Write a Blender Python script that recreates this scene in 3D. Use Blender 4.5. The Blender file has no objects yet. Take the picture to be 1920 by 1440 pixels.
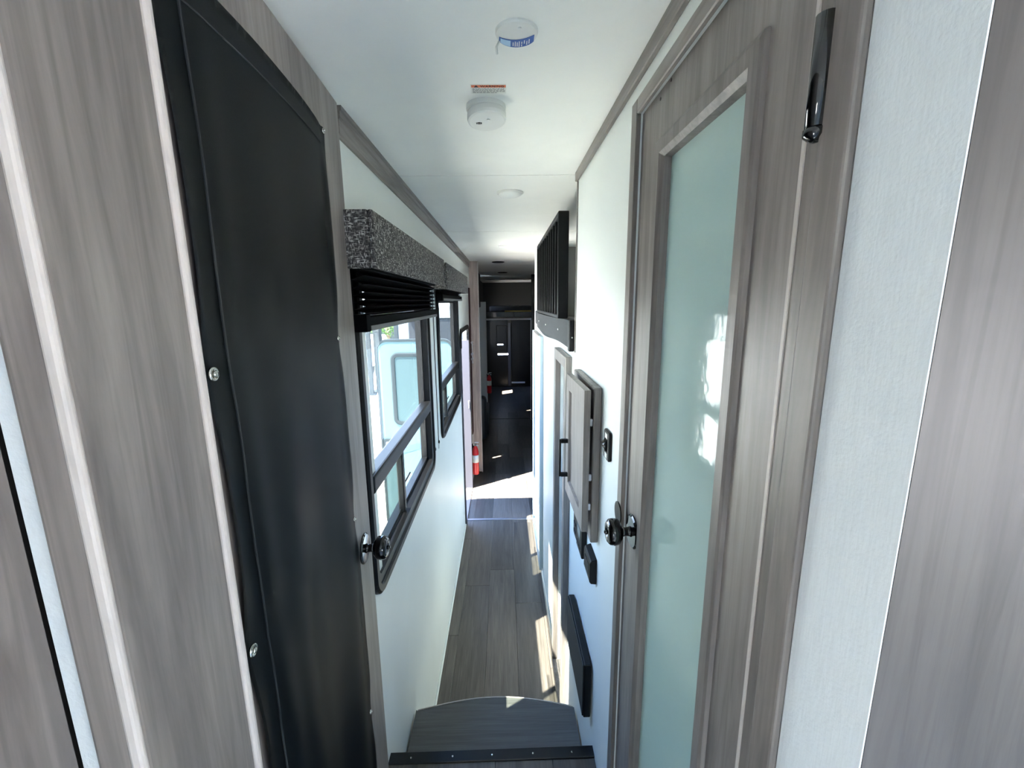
import bpy, bmesh, math, random
from mathutils import Matrix, Vector
random.seed(7)
S = bpy.context.scene
COL = S.collection
PI = math.pi

# ------------------------------------------------------------------ camera, sky, sun, exposure
cam_d = bpy.data.cameras.new('camera')
cam = bpy.data.objects.new('camera', cam_d)
COL.objects.link(cam)
cam_d.sensor_fit = 'HORIZONTAL'
cam_d.sensor_width = 36.0
cam_d.lens = 805.6 / 1920 * 36.0
cam_d.clip_start = 0.02
cam_d.clip_end = 300
RX = Vector((0.99975946, -0.01950403, -0.01003106))
RY = Vector((-0.01351645, -0.18772625, -0.98212838))   # image down
RZ = Vector((0.01727237, 0.98202772, -0.18794472))     # view direction
cam.matrix_world = Matrix(((RX.x, -RY.x, -RZ.x, 0), (RX.y, -RY.y, -RZ.y, 0), (RX.z, -RY.z, -RZ.z, 2.25), (0, 0, 0, 1)))
S.camera = cam

world = bpy.data.worlds.new('sky')
S.world = world
world.use_nodes = True
wn = world.node_tree
wn.nodes.clear()
w_out = wn.nodes.new('ShaderNodeOutputWorld')
w_bg = wn.nodes.new('ShaderNodeBackground')
w_tc = wn.nodes.new('ShaderNodeTexCoord')
w_sep = wn.nodes.new('ShaderNodeSeparateXYZ')
w_rmp = wn.nodes.new('ShaderNodeValToRGB')
wn.links.new(w_tc.outputs['Generated'], w_sep.inputs[0])
wn.links.new(w_sep.outputs['Z'], w_rmp.inputs[0])
wn.links.new(w_rmp.outputs[0], w_bg.inputs[0])
wn.links.new(w_bg.outputs[0], w_out.inputs[0])
cr = w_rmp.color_ramp
cr.elements[0].position = 0.0
cr.elements[0].color = (0.80, 0.90, 1.0, 1)
cr.elements[1].position = 0.7
cr.elements[1].color = (0.20, 0.43, 1.0, 1)
w_bg.inputs[1].default_value = 1.9

sun_d = bpy.data.lights.new('sun', 'SUN')
sun_d.energy = 10.0
sun_d.angle = math.radians(0.53)
sun_d.color = (1.0, 0.95, 0.87)
sun = bpy.data.objects.new('sun', sun_d)
COL.objects.link(sun)
sun.rotation_euler = Vector((1.0, 0.64, -2.25)).to_track_quat('-Z', 'Y').to_euler()
sun.location = (-8, -5, 16)

S.view_settings.view_transform = 'Standard'
S.view_settings.look = 'None'
S.view_settings.gamma = 1.0
S.view_settings.use_curve_mapping = False
S.view_settings.exposure = 3.8
try:
    S.cycles.diffuse_bounces = 8
    S.cycles.max_bounces = 16
    S.cycles.sample_clamp_indirect = 12.0
    S.cycles.caustics_reflective = False
    S.cycles.caustics_refractive = False
except Exception:
    pass

def portal(loc, direction, sx, sy):
    d = bpy.data.lights.new('window_portal', 'AREA')
    d.shape = 'RECTANGLE'
    d.size = sx
    d.size_y = sy
    d.cycles.is_portal = True
    o = bpy.data.objects.new('window_portal', d)
    COL.objects.link(o)
    o.location = loc
    o.rotation_euler = Vector(direction).to_track_quat('-Z', 'Z' if abs(direction[2]) < 0.5 else 'Y').to_euler()

# ------------------------------------------------------------------ materials
def lin(c):
    r = []
    for v in c[:3]:
        v = v / 255.0
        r.append(v / 12.92 if v <= 0.04045 else ((v + 0.055) / 1.055) ** 2.4)
    return (*r, 1.0)

def mat(name, col, rough=0.5, metal=0.0, spec=0.5, noise=None, bump=None, vary=0.0, coat=0.0, trans=0.0):
    """noise=(scale xyz, detail, dark factor); bump=(scale, strength)"""
    m = bpy.data.materials.new(name)
    m.use_nodes = True
    nt = m.node_tree
    p = nt.nodes['Principled BSDF']
    c = lin(col)
    p.inputs['Base Color'].default_value = c
    p.inputs['Roughness'].default_value = rough
    p.inputs['Metallic'].default_value = metal
    p.inputs['Specular IOR Level'].default_value = spec
    p.inputs['Coat Weight'].default_value = coat
    p.inputs['Transmission Weight'].default_value = trans
    tc = nt.nodes.new('ShaderNodeTexCoord')
    last = None
    if noise:
        mp = nt.nodes.new('ShaderNodeMapping')
        mp.inputs['Scale'].default_value = noise[0]
        nt.links.new(tc.outputs['Object'], mp.inputs[0])
        oi = nt.nodes.new('ShaderNodeObjectInfo')
        vm = nt.nodes.new('ShaderNodeVectorMath')
        vm.operation = 'SCALE'
        vm.inputs[0].default_value = (37.0, 19.0, 53.0)
        nt.links.new(oi.outputs['Random'], vm.inputs['Scale'])
        nt.links.new(vm.outputs[0], mp.inputs['Location'])
        nz = nt.nodes.new('ShaderNodeTexNoise')
        nz.inputs['Scale'].default_value = 1.0
        nz.inputs['Detail'].default_value = noise[1]
        nz.inputs['Roughness'].default_value = 0.62
        nz.inputs['Distortion'].default_value = 0.6
        nt.links.new(mp.outputs[0], nz.inputs['Vector'])
        rp = nt.nodes.new('ShaderNodeValToRGB')
        f = noise[2]
        rp.color_ramp.elements[0].position = 0.30
        rp.color_ramp.elements[0].color = (c[0] * f, c[1] * f, c[2] * f, 1)
        rp.color_ramp.elements[1].position = 0.70
        g = 1 + (1 - f) * 0.55
        rp.color_ramp.elements[1].color = (min(1, c[0] * g), min(1, c[1] * g), min(1, c[2] * g), 1)
        nt.links.new(nz.outputs['Fac'], rp.inputs[0])
        last = rp.outputs[0]
        if noise[2] < 0.8:
            mp3 = nt.nodes.new('ShaderNodeMapping')
            mp3.inputs['Scale'].default_value = tuple(k * 3.0 if k > 5 else k * 1.3 for k in noise[0])
            nt.links.new(tc.outputs['Object'], mp3.inputs[0])
            nt.links.new(vm.outputs[0], mp3.inputs['Location'])
            n3 = nt.nodes.new('ShaderNodeTexNoise')
            n3.inputs['Scale'].default_value = 1.0
            n3.inputs['Detail'].default_value = 5.0
            n3.inputs['Distortion'].default_value = 1.6
            nt.links.new(mp3.outputs[0], n3.inputs['Vector'])
            r3 = nt.nodes.new('ShaderNodeValToRGB')
            r3.color_ramp.elements[0].position = 0.36
            r3.color_ramp.elements[0].color = (0.77, 0.76, 0.75, 1)
            r3.color_ramp.elements[1].position = 0.60
            r3.color_ramp.elements[1].color = (1.04, 1.04, 1.04, 1)
            nt.links.new(n3.outputs['Fac'], r3.inputs[0])
            mm = nt.nodes.new('ShaderNodeMix')
            mm.data_type = 'RGBA'
            mm.blend_type = 'MULTIPLY'
            mm.inputs[0].default_value = 1.0
            nt.links.new(last, mm.inputs[6])
            nt.links.new(r3.outputs[0], mm.inputs[7])
            last = mm.outputs[2]
        if vary:
            hs = nt.nodes.new('ShaderNodeHueSaturation')
            mr = nt.nodes.new('ShaderNodeMapRange')
            mr.inputs['To Min'].default_value = 1 - vary
            mr.inputs['To Max'].default_value = 1 + vary
            nt.links.new(oi.outputs['Random'], mr.inputs['Value'])
            nt.links.new(mr.outputs[0], hs.inputs['Value'])
            nt.links.new(last, hs.inputs['Color'])
            last = hs.outputs[0]
        nt.links.new(last, p.inputs['Base Color'])
    if bump:
        bz = nt.nodes.new('ShaderNodeTexNoise')
        sc = bump[0]
        mp2 = nt.nodes.new('ShaderNodeMapping')
        mp2.inputs['Scale'].default_value = sc if isinstance(sc, tuple) else (sc, sc, sc)
        nt.links.new(tc.outputs['Object'], mp2.inputs[0])
        bz.inputs['Scale'].default_value = 1.0
        bz.inputs['Detail'].default_value = 3.0
        nt.links.new(mp2.outputs[0], bz.inputs['Vector'])
        bp = nt.nodes.new('ShaderNodeBump')
        bp.inputs['Strength'].default_value = bump[1]
        bp.inputs['Distance'].default_value = 0.002
        nt.links.new(bz.outputs['Fac'], bp.inputs['Height'])
        nt.links.new(bp.outputs[0], p.inputs['Normal'])
    return m

M = {}
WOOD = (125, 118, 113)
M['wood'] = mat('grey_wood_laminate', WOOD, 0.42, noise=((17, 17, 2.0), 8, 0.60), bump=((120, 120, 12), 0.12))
M['wood_shaded'] = mat('shaded_grey_wood_laminate', (80, 75, 72), 0.5, noise=((20, 20, 2.0), 7, 0.70), bump=((120, 120, 12), 0.12))  # the grey laminate again, darkened in colour where less light should fall
M['wood_y'] = mat('grey_wood_laminate_lengthwise', WOOD, 0.42, noise=((17, 2.0, 17), 8, 0.62), bump=((120, 12, 120), 0.12))
M['wood_edge'] = mat('pale_edge_band', (190, 182, 176), 0.45, noise=((60, 60, 14), 4, 0.85))
M['white_wall'] = mat('white_wall_board', (216, 221, 218), 0.42, noise=((3, 3, 2), 3, 0.97))
M['wallpaper'] = mat('woven_wallpaper', (204, 209, 211), 0.7, noise=((90, 420, 26), 5, 0.93), bump=((300, 300, 300), 0.25))
M['ceil'] = mat('ceiling_panel_white', (236, 237, 232), 0.5, noise=((5, 5, 5), 4, 0.975))
M['white_plastic'] = mat('white_plastic', (222, 223, 218), 0.38)
M['light_lens'] = mat('light_lens', (226, 228, 224), 0.3)
M['plank'] = mat('dark_oak_vinyl', (86, 80, 74), 0.36, noise=((34, 2.4, 34), 8, 0.60), bump=((150, 14, 150), 0.25), vary=0.34)
M['plank_x'] = mat('grey_vinyl_crosswise', (88, 88, 86), 0.45, noise=((2.4, 46, 46), 8, 0.74), bump=((14, 150, 150), 0.3))
M['black_bar'] = mat('black_metal_bar', (18, 18, 20), 0.35, 0.3)
M['black'] = mat('black_satin_plastic', (9, 9, 10), 0.45, spec=0.25)
M['blind'] = mat('black_blind_cloth', (3, 3, 4), 0.8, spec=0.06)
M['rail_grey'] = mat('grey_rail_strip', (92, 92, 92), 0.5)
M['black_gloss'] = mat('black_gloss_metal', (8, 8, 9), 0.10, 0.2, coat=0.5)
M['vinyl'] = mat('black_vinyl_fabric', (13, 18, 20), 0.42, spec=0.3, bump=((900, 900, 900), 0.10))
M['vinyl_hem'] = mat('black_vinyl_hem', (27, 30, 32), 0.45, spec=0.45)
M['chrome'] = mat('snap_metal', (196, 194, 186), 0.22, 1.0)
M['alu'] = mat('aluminium', (178, 178, 184), 0.35, 0.9)
M['alu_white'] = mat('painted_aluminium', (206, 206, 212), 0.4, 0.0)
M['jamb'] = mat('shaded_metal_jamb', (58, 58, 63), 0.5, spec=0.2)  # pale metal with the open door's shade put into its colour
M['window_frame'] = mat('black_window_frame', (7, 7, 8), 0.42, spec=0.22)
M['charcoal'] = mat('charcoal_board', (46, 48, 50), 0.6, spec=0.2, noise=((20, 5, 30), 5, 0.8))
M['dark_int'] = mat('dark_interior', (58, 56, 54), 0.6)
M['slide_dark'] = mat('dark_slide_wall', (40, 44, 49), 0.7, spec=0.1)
M['garage'] = mat('unlit_garage_board', (47, 47, 44), 0.6)  # light grey boards, the unlit garage's shade put into the colour
M['wood_bounce'] = mat('sun_bounce_laminate', (186, 168, 160), 0.45, noise=((17, 17, 2.0), 8, 0.78))  # same grey laminate, pinkish sun bounce put into its colour
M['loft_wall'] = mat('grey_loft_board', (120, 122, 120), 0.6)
M['ramp'] = mat('black_ramp_door', (12, 12, 13), 0.25)
M['post'] = mat('grey_post', (70, 71, 76), 0.4)
M['pale'] = mat('pale_panel', (214, 220, 220), 0.45)
M['pale_blue'] = mat('pale_blue_grey_panel', (172, 184, 190), 0.45)
M['red'] = mat('extinguisher_red', (206, 34, 38), 0.28)
M['burgundy'] = mat('dark_red_fabric', (52, 16, 20), 0.8)
M['leather'] = mat('dark_blue_leather', (44, 52, 62), 0.4, bump=((60, 60, 60), 0.3))
M['orange'] = mat('warning_orange', (218, 108, 62), 0.5)
M['ink'] = mat('black_ink', (30, 28, 26), 0.6)
M['grey_ink'] = mat('grey_ink', (140, 142, 142), 0.6)
M['paper'] = mat('label_paper', (222, 224, 218), 0.5)
M['blue'] = mat('sticker_blue', (38, 86, 160), 0.4)
M['paleblue'] = mat('sticker_pale_blue', (166, 200, 224), 0.4)
M['screen'] = mat('dark_lcd', (40, 46, 46), 0.15)
M['screen_lit'] = mat('grey_lcd', (128, 134, 128), 0.2)
M['shelf'] = mat('white_shelf', (206, 206, 202), 0.4)
M['base'] = mat('beige_baseboard', (206, 203, 192), 0.45)
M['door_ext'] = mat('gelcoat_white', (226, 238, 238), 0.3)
M['door_leaf'] = mat('shaded_white_gelcoat', (74, 94, 98), 0.7, spec=0.12)  # white entry door skin, darkened in colour to read as shaded
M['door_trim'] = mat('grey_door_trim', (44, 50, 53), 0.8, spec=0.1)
M['door_glass'] = mat('pale_door_glass', (56, 72, 75), 0.6, spec=0.12)
M['stripe'] = mat('blue_stripe', (44, 66, 104), 0.35)
M['gravel'] = mat('pale_gravel', (218, 210, 195), 0.9, noise=((3, 3, 3), 6, 0.85))
M['shed'] = mat('dark_shed_wall', (44, 48, 54), 0.8, spec=0.1)
M['trailer'] = mat('trailer_skin', (112, 124, 132), 0.6, spec=0.2)
M['bark'] = mat('bark', (96, 82, 68), 0.9)
M['leaf'] = mat('leaf_green', (62, 92, 30), 0.6)
M['tyre'] = mat('tyre', (30, 30, 30), 0.8)
M['yellow'] = mat('yellow_wood', (196, 170, 90), 0.6)

def tweed():
    m = bpy.data.materials.new('grey_tweed')
    m.use_nodes = True
    nt = m.node_tree
    p = nt.nodes['Principled BSDF']
    p.inputs['Roughness'].default_value = 0.95
    p.inputs['Specular IOR Level'].default_value = 0.1
    tc = nt.nodes.new('ShaderNodeTexCoord')
    outs = []
    for sc in ((70, 70, 330), (330, 330, 90)):
        mp = nt.nodes.new('ShaderNodeMapping')
        mp.inputs['Scale'].default_value = sc
        nt.links.new(tc.outputs['Object'], mp.inputs[0])
        nz = nt.nodes.new('ShaderNodeTexNoise')
        nz.inputs['Scale'].default_value = 1.0
        nz.inputs['Detail'].default_value = 2.0
        nt.links.new(mp.outputs[0], nz.inputs['Vector'])
        outs.append(nz.outputs['Fac'])
    mx = nt.nodes.new('ShaderNodeMath')
    mx.operation = 'MAXIMUM'
    nt.links.new(outs[0], mx.inputs[0])
    nt.links.new(outs[1], mx.inputs[1])
    rp = nt.nodes.new('ShaderNodeValToRGB')
    e = rp.color_ramp.elements
    e[0].position = 0.50
    e[0].color = lin((58, 56, 56))
    e[1].position = 0.74
    e[1].color = lin((205, 202, 196))
    k = e.new(0.60)
    k.color = lin((108, 105, 103))
    nt.links.new(mx.outputs[0], rp.inputs[0])
    nt.links.new(rp.outputs[0], p.inputs['Base Color'])
    bp = nt.nodes.new('ShaderNodeBump')
    bp.inputs['Strength'].default_value = 0.5
    bp.inputs['Distance'].default_value = 0.002
    nt.links.new(mx.outputs[0], bp.inputs['Height'])
    nt.links.new(bp.outputs[0], p.inputs['Normal'])
    return m
M['tweed'] = tweed()

def pane(name, tint, rough=0.0, refl=1.0):
    m = bpy.data.materials.new(name)
    m.use_nodes = True
    nt = m.node_tree
    nt.nodes.clear()
    o = nt.nodes.new('ShaderNodeOutputMaterial')
    t = nt.nodes.new('ShaderNodeBsdfTransparent')
    t.inputs[0].default_value = (*tint, 1)
    g = nt.nodes.new('ShaderNodeBsdfGlossy')
    g.inputs['Roughness'].default_value = rough
    g.inputs['Color'].default_value = (refl, refl, refl, 1)
    lw = nt.nodes.new('ShaderNodeLayerWeight')
    pw = nt.nodes.new('ShaderNodeMath')
    pw.operation = 'POWER'
    pw.inputs[1].default_value = 4.0
    f = nt.nodes.new('ShaderNodeMath')
    f.operation = 'MULTIPLY_ADD'
    f.inputs[1].default_value = 0.16
    f.inputs[2].default_value = 0.03
    nt.links.new(lw.outputs['Facing'], pw.inputs[0])
    nt.links.new(pw.outputs[0], f.inputs[0])
    mx = nt.nodes.new('ShaderNodeMixShader')
    nt.links.new(f.outputs[0], mx.inputs[0])
    nt.links.new(t.outputs[0], mx.inputs[1])
    nt.links.new(g.outputs[0], mx.inputs[2])
    nt.links.new(mx.outputs[0], o.inputs[0])
    return m
M['pane'] = pane('tinted_window_glass', (0.66, 0.68, 0.665))
M['screen_mesh'] = pane('insect_screen', (0.66, 0.68, 0.66), 0.6, 0.3)

def frosted():
    m = bpy.data.materials.new('frosted_green_glass')
    m.use_nodes = True
    nt = m.node_tree
    p = nt.nodes['Principled BSDF']
    p.inputs['Base Color'].default_value = lin((178, 195, 188))
    p.inputs['Roughness'].default_value = 0.06
    p.inputs['Specular IOR Level'].default_value = 0.5
    tl = nt.nodes.new('ShaderNodeBsdfTranslucent')
    tl.inputs[0].default_value = lin((178, 195, 188))
    mx = nt.nodes.new('ShaderNodeMixShader')
    mx.inputs[0].default_value = 0.35
    out = nt.nodes['Material Output']
    nt.links.new(p.outputs[0], mx.inputs[1])
    nt.links.new(tl.outputs[0], mx.inputs[2])
    nt.links.new(mx.outputs[0], out.inputs[0])
    tc = nt.nodes.new('ShaderNodeTexCoord')
    nz = nt.nodes.new('ShaderNodeTexNoise')
    nz.inputs['Scale'].default_value = 38
    nz.inputs['Detail'].default_value = 2
    nt.links.new(tc.outputs['Object'], nz.inputs['Vector'])
    bp = nt.nodes.new('ShaderNodeBump')
    bp.inputs['Strength'].default_value = 0.06
    bp.inputs['Distance'].default_value = 0.004
    nt.links.new(nz.outputs['Fac'], bp.inputs['Height'])
    nt.links.new(bp.outputs[0], p.inputs['Normal'])
    return m
M['frosted'] = frosted()

# ------------------------------------------------------------------ object helpers
WM = {}

def thing(name, label, cat, loc=(0, 0, 0), group=None, kind=None):
    o = bpy.data.objects.new(name, None)
    COL.objects.link(o)
    o.location = loc
    o.empty_display_size = 0.05
    WM[o.name] = Matrix.Translation(loc)
    tag(o, label, cat, group, kind)
    return o

def tag(o, label=None, cat=None, group=None, kind=None):
    if label: o['label'] = label
    if cat: o['category'] = cat
    if group: o['group'] = group
    if kind: o['kind'] = kind
    return o

def link(name, bm, m, parent=None, label=None, cat=None, group=None, kind=None, smooth=False, xf=None):
    """bm is in world coordinates (or local ones carried to the world by xf)."""
    if xf is not None:
        bm.transform(xf)
    bmesh.ops.recalc_face_normals(bm, faces=bm.faces[:])
    if parent is not None:
        w = WM[parent.name]
        bm.transform(w.inverted())
    else:
        xs = [v.co for v in bm.verts]
        lo = Vector((min(c.x for c in xs), min(c.y for c in xs), min(c.z for c in xs)))
        hi = Vector((max(c.x for c in xs), max(c.y for c in xs), max(c.z for c in xs)))
        w = Matrix.Translation(((lo.x + hi.x) / 2, (lo.y + hi.y) / 2, lo.z))
        bm.transform(w.inverted())
    me = bpy.data.meshes.new(name)
    bm.to_mesh(me)
    bm.free()
    me.materials.append(m)
    if smooth:
        for f in me.polygons:
            f.use_smooth = True
    o = bpy.data.objects.new(name, me)
    COL.objects.link(o)
    if parent is not None:
        o.parent = parent
        WM[o.name] = WM[parent.name].copy()
    else:
        o.matrix_world = w
        WM[o.name] = w
    tag(o, label, cat, group, kind)
    return o

def NB():
    return bmesh.new()

def B(x0, x1, y0, y1, z0, z1, bev=0.0, seg=2, bm=None):
    out = bm if bm is not None else bmesh.new()
    t = bmesh.new()
    bmesh.ops.create_cube(t, size=1.0)
    for v in t.verts:
        v.co = Vector(((x0 + x1) / 2 + v.co.x * (x1 - x0), (y0 + y1) / 2 + v.co.y * (y1 - y0), (z0 + z1) / 2 + v.co.z * (z1 - z0)))
    if bev > 0:
        bmesh.ops.bevel(t, geom=t.edges[:], offset=bev, segments=seg, profile=0.5, affect='EDGES')
    merge(out, t)
    return out

def merge(bm, t):
    me = bpy.data.meshes.new('tmp')
    t.to_mesh(me)
    t.free()
    bm.from_mesh(me)
    bpy.data.meshes.remove(me)
    return bm

def lathe(prof, c, axis, n=28, bm=None, sx=1.0, sy=1.0):
    """prof: (radius, height) along axis from c."""
    out = bm if bm is not None else bmesh.new()
    a = Vector(axis).normalized()
    up = Vector((0, 0, 1)) if abs(a.z) < 0.9 else Vector((0, 1, 0))
    u = up.cross(a).normalized()
    v = a.cross(u)
    c = Vector(c)
    rings = []
    for r, h in prof:
        if r <= 1e-6:
            rings.append([out.verts.new(c + a * h)])
        else:
            rings.append([out.verts.new(c + a * h + u * (r * sx * math.cos(2 * PI * i / n)) + v * (r * sy * math.sin(2 * PI * i / n))) for i in range(n)])
    for k in range(len(rings) - 1):
        p, q = rings[k], rings[k + 1]
        for i in range(n):
            j = (i + 1) % n
            if len(p) == 1 and len(q) == 1: continue
            if len(p) == 1: out.faces.new((p[0], q[i], q[j]))
            elif len(q) == 1: out.faces.new((p[i], q[0], p[j]))
            else: out.faces.new((p[i], q[i], q[j], p[j]))
    if len(rings[0]) > 1: out.faces.new(rings[0])
    if len(rings[-1]) > 1: out.faces.new(rings[-1])
    return out

def tube(pts, r, n=8, bm=None):
    out = bm if bm is not None else bmesh.new()
    pts = [Vector(p) for p in pts]
    rings = []
    for i, p in enumerate(pts):
        d = (pts[min(i + 1, len(pts) - 1)] - pts[max(i - 1, 0)]).normalized()
        up = Vector((0, 0, 1)) if abs(d.z) < 0.9 else Vector((0, 1, 0))
        u = up.cross(d).normalized()
        v = d.cross(u)
        rings.append([out.verts.new(p + u * r * math.cos(2 * PI * k / n) + v * r * math.sin(2 * PI * k / n)) for k in range(n)])
    for a, b in zip(rings, rings[1:]):
        for k in range(n):
            out.faces.new((a[k], b[k], b[(k + 1) % n], a[(k + 1) % n]))
    out.faces.new(rings[0])
    out.faces.new(rings[-1])
    return out

def prism(pts, ax, a0, a1, bm=None, bev=0.0):
    """extrude a polygon along axis ax (0, 1, 2); pts give the other two coordinates in x, y, z order."""
    t = bmesh.new()
    def mk(p, a):
        l = list(p)
        l.insert(ax, a)
        return t.verts.new(l)
    lo = [mk(p, a0) for p in pts]
    hi = [mk(p, a1) for p in pts]
    t.faces.new(lo)
    t.faces.new(hi)
    n = len(pts)
    for i in range(n):
        t.faces.new((lo[i], lo[(i + 1) % n], hi[(i + 1) % n], hi[i]))
    if bev:
        bmesh.ops.recalc_face_normals(t, faces=t.faces[:])
        bmesh.ops.bevel(t, geom=t.edges[:], offset=bev, segments=1, affect='EDGES')
    if bm is None:
        return t
    return merge(bm, t)

def rrect(cu, cv, w, h, r, n=6):
    r = max(0.0005, min(r, w / 2 - 1e-4, h / 2 - 1e-4))
    pts = []
    for qx, qy, a0 in ((1, 1, 0), (-1, 1, PI / 2), (-1, -1, PI), (1, -1, 3 * PI / 2)):
        for i in range(n + 1):
            a = a0 + PI / 2 * i / n
            pts.append((cu + qx * (w / 2 - r) + r * math.cos(a), cv + qy * (h / 2 - r) + r * math.sin(a)))
    return pts

def ring(u0, u1, v0, v1, r, prof, ax=0, n=6, bm=None, closed=True):
    """closed frame loop: prof = (inset, coordinate along ax); plane = the two other axes."""
    out = bm if bm is not None else bmesh.new()
    loops = []
    for ins, a in prof:
        p = rrect((u0 + u1) / 2, (v0 + v1) / 2, u1 - u0 - 2 * ins, v1 - v0 - 2 * ins, r - ins, n)
        L = []
        for q in p:
            l = list(q)
            l.insert(ax, a)
            L.append(out.verts.new(l))
        loops.append(L)
    m = len(loops)
    for k in range(m if closed else m - 1):
        a, b = loops[k], loops[(k + 1) % m]
        c = len(a)
        for i in range(c):
            out.faces.new((a[i], a[(i + 1) % c], b[(i + 1) % c], b[i]))
    return out

def plate(u0, u1, v0, v1, r, a0, a1, ax=0, bm=None, n=6, bev=0.0):
    return prism(rrect((u0 + u1) / 2, (v0 + v1) / 2, u1 - u0, v1 - v0, r, n), ax, a0, a1, bm=bm, bev=bev)

def wall(ax, a0, a1, u0, u1, v0, v1, holes=()):
    """one connected slab with rectangular holes; ax = thickness axis."""
    us = sorted({u0, u1, *[h[0] for h in holes], *[h[1] for h in holes]})
    vs = sorted({v0, v1, *[h[2] for h in holes], *[h[3] for h in holes]})
    us = [u for u in us if u0 <= u <= u1]
    vs = [v for v in vs if v0 <= v <= v1]
    bm = bmesh.new()
    vert = {}
    def V(i, j, s):
        if (i, j, s) not in vert:
            l = [us[i], vs[j]]
            l.insert(ax, a1 if s else a0)
            vert[(i, j, s)] = bm.verts.new(l)
        return vert[(i, j, s)]
    def solid(i, j):
        if i < 0 or j < 0 or i >= len(us) - 1 or j >= len(vs) - 1: return False
        cu, cv = (us[i] + us[i + 1]) / 2, (vs[j] + vs[j + 1]) / 2
        return not any(h[0] < cu < h[1] and h[2] < cv < h[3] for h in holes)
    for i in range(len(us) - 1):
        for j in range(len(vs) - 1):
            if not solid(i, j): continue
            for s in (0, 1):
                bm.faces.new((V(i, j, s), V(i + 1, j, s), V(i + 1, j + 1, s), V(i, j + 1, s)))
            for di, dj, e in ((-1, 0, ((i, j), (i, j + 1))), (1, 0, ((i + 1, j), (i + 1, j + 1))), (0, -1, ((i, j), (i + 1, j))), (0, 1, ((i, j + 1), (i + 1, j + 1)))):
                if not solid(i + di, j + dj):
                    (p, q), (r_, s_) = e
                    bm.faces.new((V(p, q, 0), V(r_, s_, 0), V(r_, s_, 1), V(p, q, 1)))
    return bm

def text_mesh(body, size, xf, depth=0.0003):
    c = bpy.data.curves.new('lettering', 'FONT')
    c.body = body
    c.size = size
    c.align_x = 'CENTER'
    c.align_y = 'CENTER'
    c.extrude = depth
    o = bpy.data.objects.new('lettering', c)
    COL.objects.link(o)
    dg = bpy.context.evaluated_depsgraph_get()
    dg.update()
    me = bpy.data.meshes.new_from_object(o.evaluated_get(dg))
    bpy.data.objects.remove(o)
    bpy.data.curves.remove(c)
    bm = bmesh.new()
    bm.from_mesh(me)
    bpy.data.meshes.remove(me)
    bm.transform(xf)
    return bm

# ------------------------------------------------------------------ the setting
A, BX, TOP, DECK = -0.42, 0.297, 2.74, 0.68

# main floor, planks one by one
fl = link('floor', B(-1.0, 2.0, 1.0, 11.5, -0.12, -0.005), M['dark_int'], None, 'dark wood-look plank floor of the corridor and the room beyond', 'floor', kind='structure')
def planks(parent, xs, y0, y1, z, joints, L, m):
    cache = {}
    for k in range(len(xs) - 1):
        xa, xb = xs[k], xs[k + 1]
        j = joints[k % len(joints)]
        while j > y0: j -= L
        while j < y1:
            a, b = max(j, y0), min(j + L, y1)
            j += L
            if b - a < 0.02: continue
            key = (round(xb - xa, 3), round(b - a, 3))
            if key not in cache:
                t = B(-(xb - xa) / 2 + 0.0007, (xb - xa) / 2 - 0.0007, -(b - a) / 2 + 0.0007, (b - a) / 2 - 0.0007, -0.005, 0, 0.0012, 1)
                me = bpy.data.meshes.new('plank')
                t.to_mesh(me)
                t.free()
                me.materials.append(m)
                cache[key] = me
            o = bpy.data.objects.new('plank', cache[key])
            COL.objects.link(o)
            o.parent = parent
            w = WM[parent.name].translation
            o.location = Vector(((xa + xb) / 2, (a + b) / 2, z)) - w
XS = [-0.545, -0.34, -0.143, 0.06, 0.263, 0.466]
planks(fl, [A - 0.01, -0.34, -0.143, 0.06, 0.263, BX + 0.03], 1.3, 4.18, 0.0, [2.587, 3.11, 2.095, 2.895, 2.3], 1.22, M['plank'])
planks(fl, [-0.95, -0.748, -0.545, -0.34, -0.143, 0.06, 0.263, 0.466, 0.669, 0.872, 1.075], 4.20, 8.12, 0.0, [4.9, 4.4, 5.1, 4.63, 5.4, 4.8, 5.2], 1.22, M['plank'])
planks(fl, [-0.56, -0.34, -0.143, 0.06, 0.263, 0.466, 0.669, 0.872], 8.16, 11.4, 0.0, [8.9, 8.4, 9.1, 8.63, 9.4], 1.22, M['plank'])

dk = link('floor_deck', B(-0.47, 1.95, -3.0, 1.235, 0.56, DECK - 0.005), M['dark_int'], None, 'raised plank floor at the head of the step', 'floor', kind='structure')
planks(dk, [A, -0.25, -0.05, 0.15, BX], 0.36, 1.225, DECK, [0.9, 1.1, 0.7, 1.0], 1.22, M['plank'])
link('floor_bedroom', B(-0.46, 1.94, -2.98, 0.35, DECK - 0.005, DECK), M['pale'], dk)  # unseen floor made pale to bounce light up onto the ceiling

# ceiling of separate panels with open joints
ce = link('ceiling', wall(2, TOP + 0.006, TOP + 0.06, -0.96, 2.0, -3.05, 11.5, [(0.9, 1.5, 0.6, 1.4), (-0.97, -0.47, -3.06, 8.16), (-0.97, -0.6, 8.15, 11.51)]), M['door_trim'], None, 'white ceiling made of wide panels with fine cross joints', 'ceiling', kind='structure')  # hole over the bathroom is an added skylight to brighten the frosted glass
for ya, yb in ((-3.0, 0.45), (0.45, 1.82), (1.82, 3.19), (3.19, 4.56), (4.56, 5.93), (5.93, 7.3), (7.3, 8.15), (8.15, 8.67), (8.67, 10.04), (10.04, 11.39)):
    link('ceiling_panel', B(-0.46 if ya < 8 else -0.55, 0.85 if ya < 4 else 1.94, ya + 0.0035, yb - 0.0035, TOP, TOP + 0.0055, 0.001, 1), M['ceil'], ce)

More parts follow.
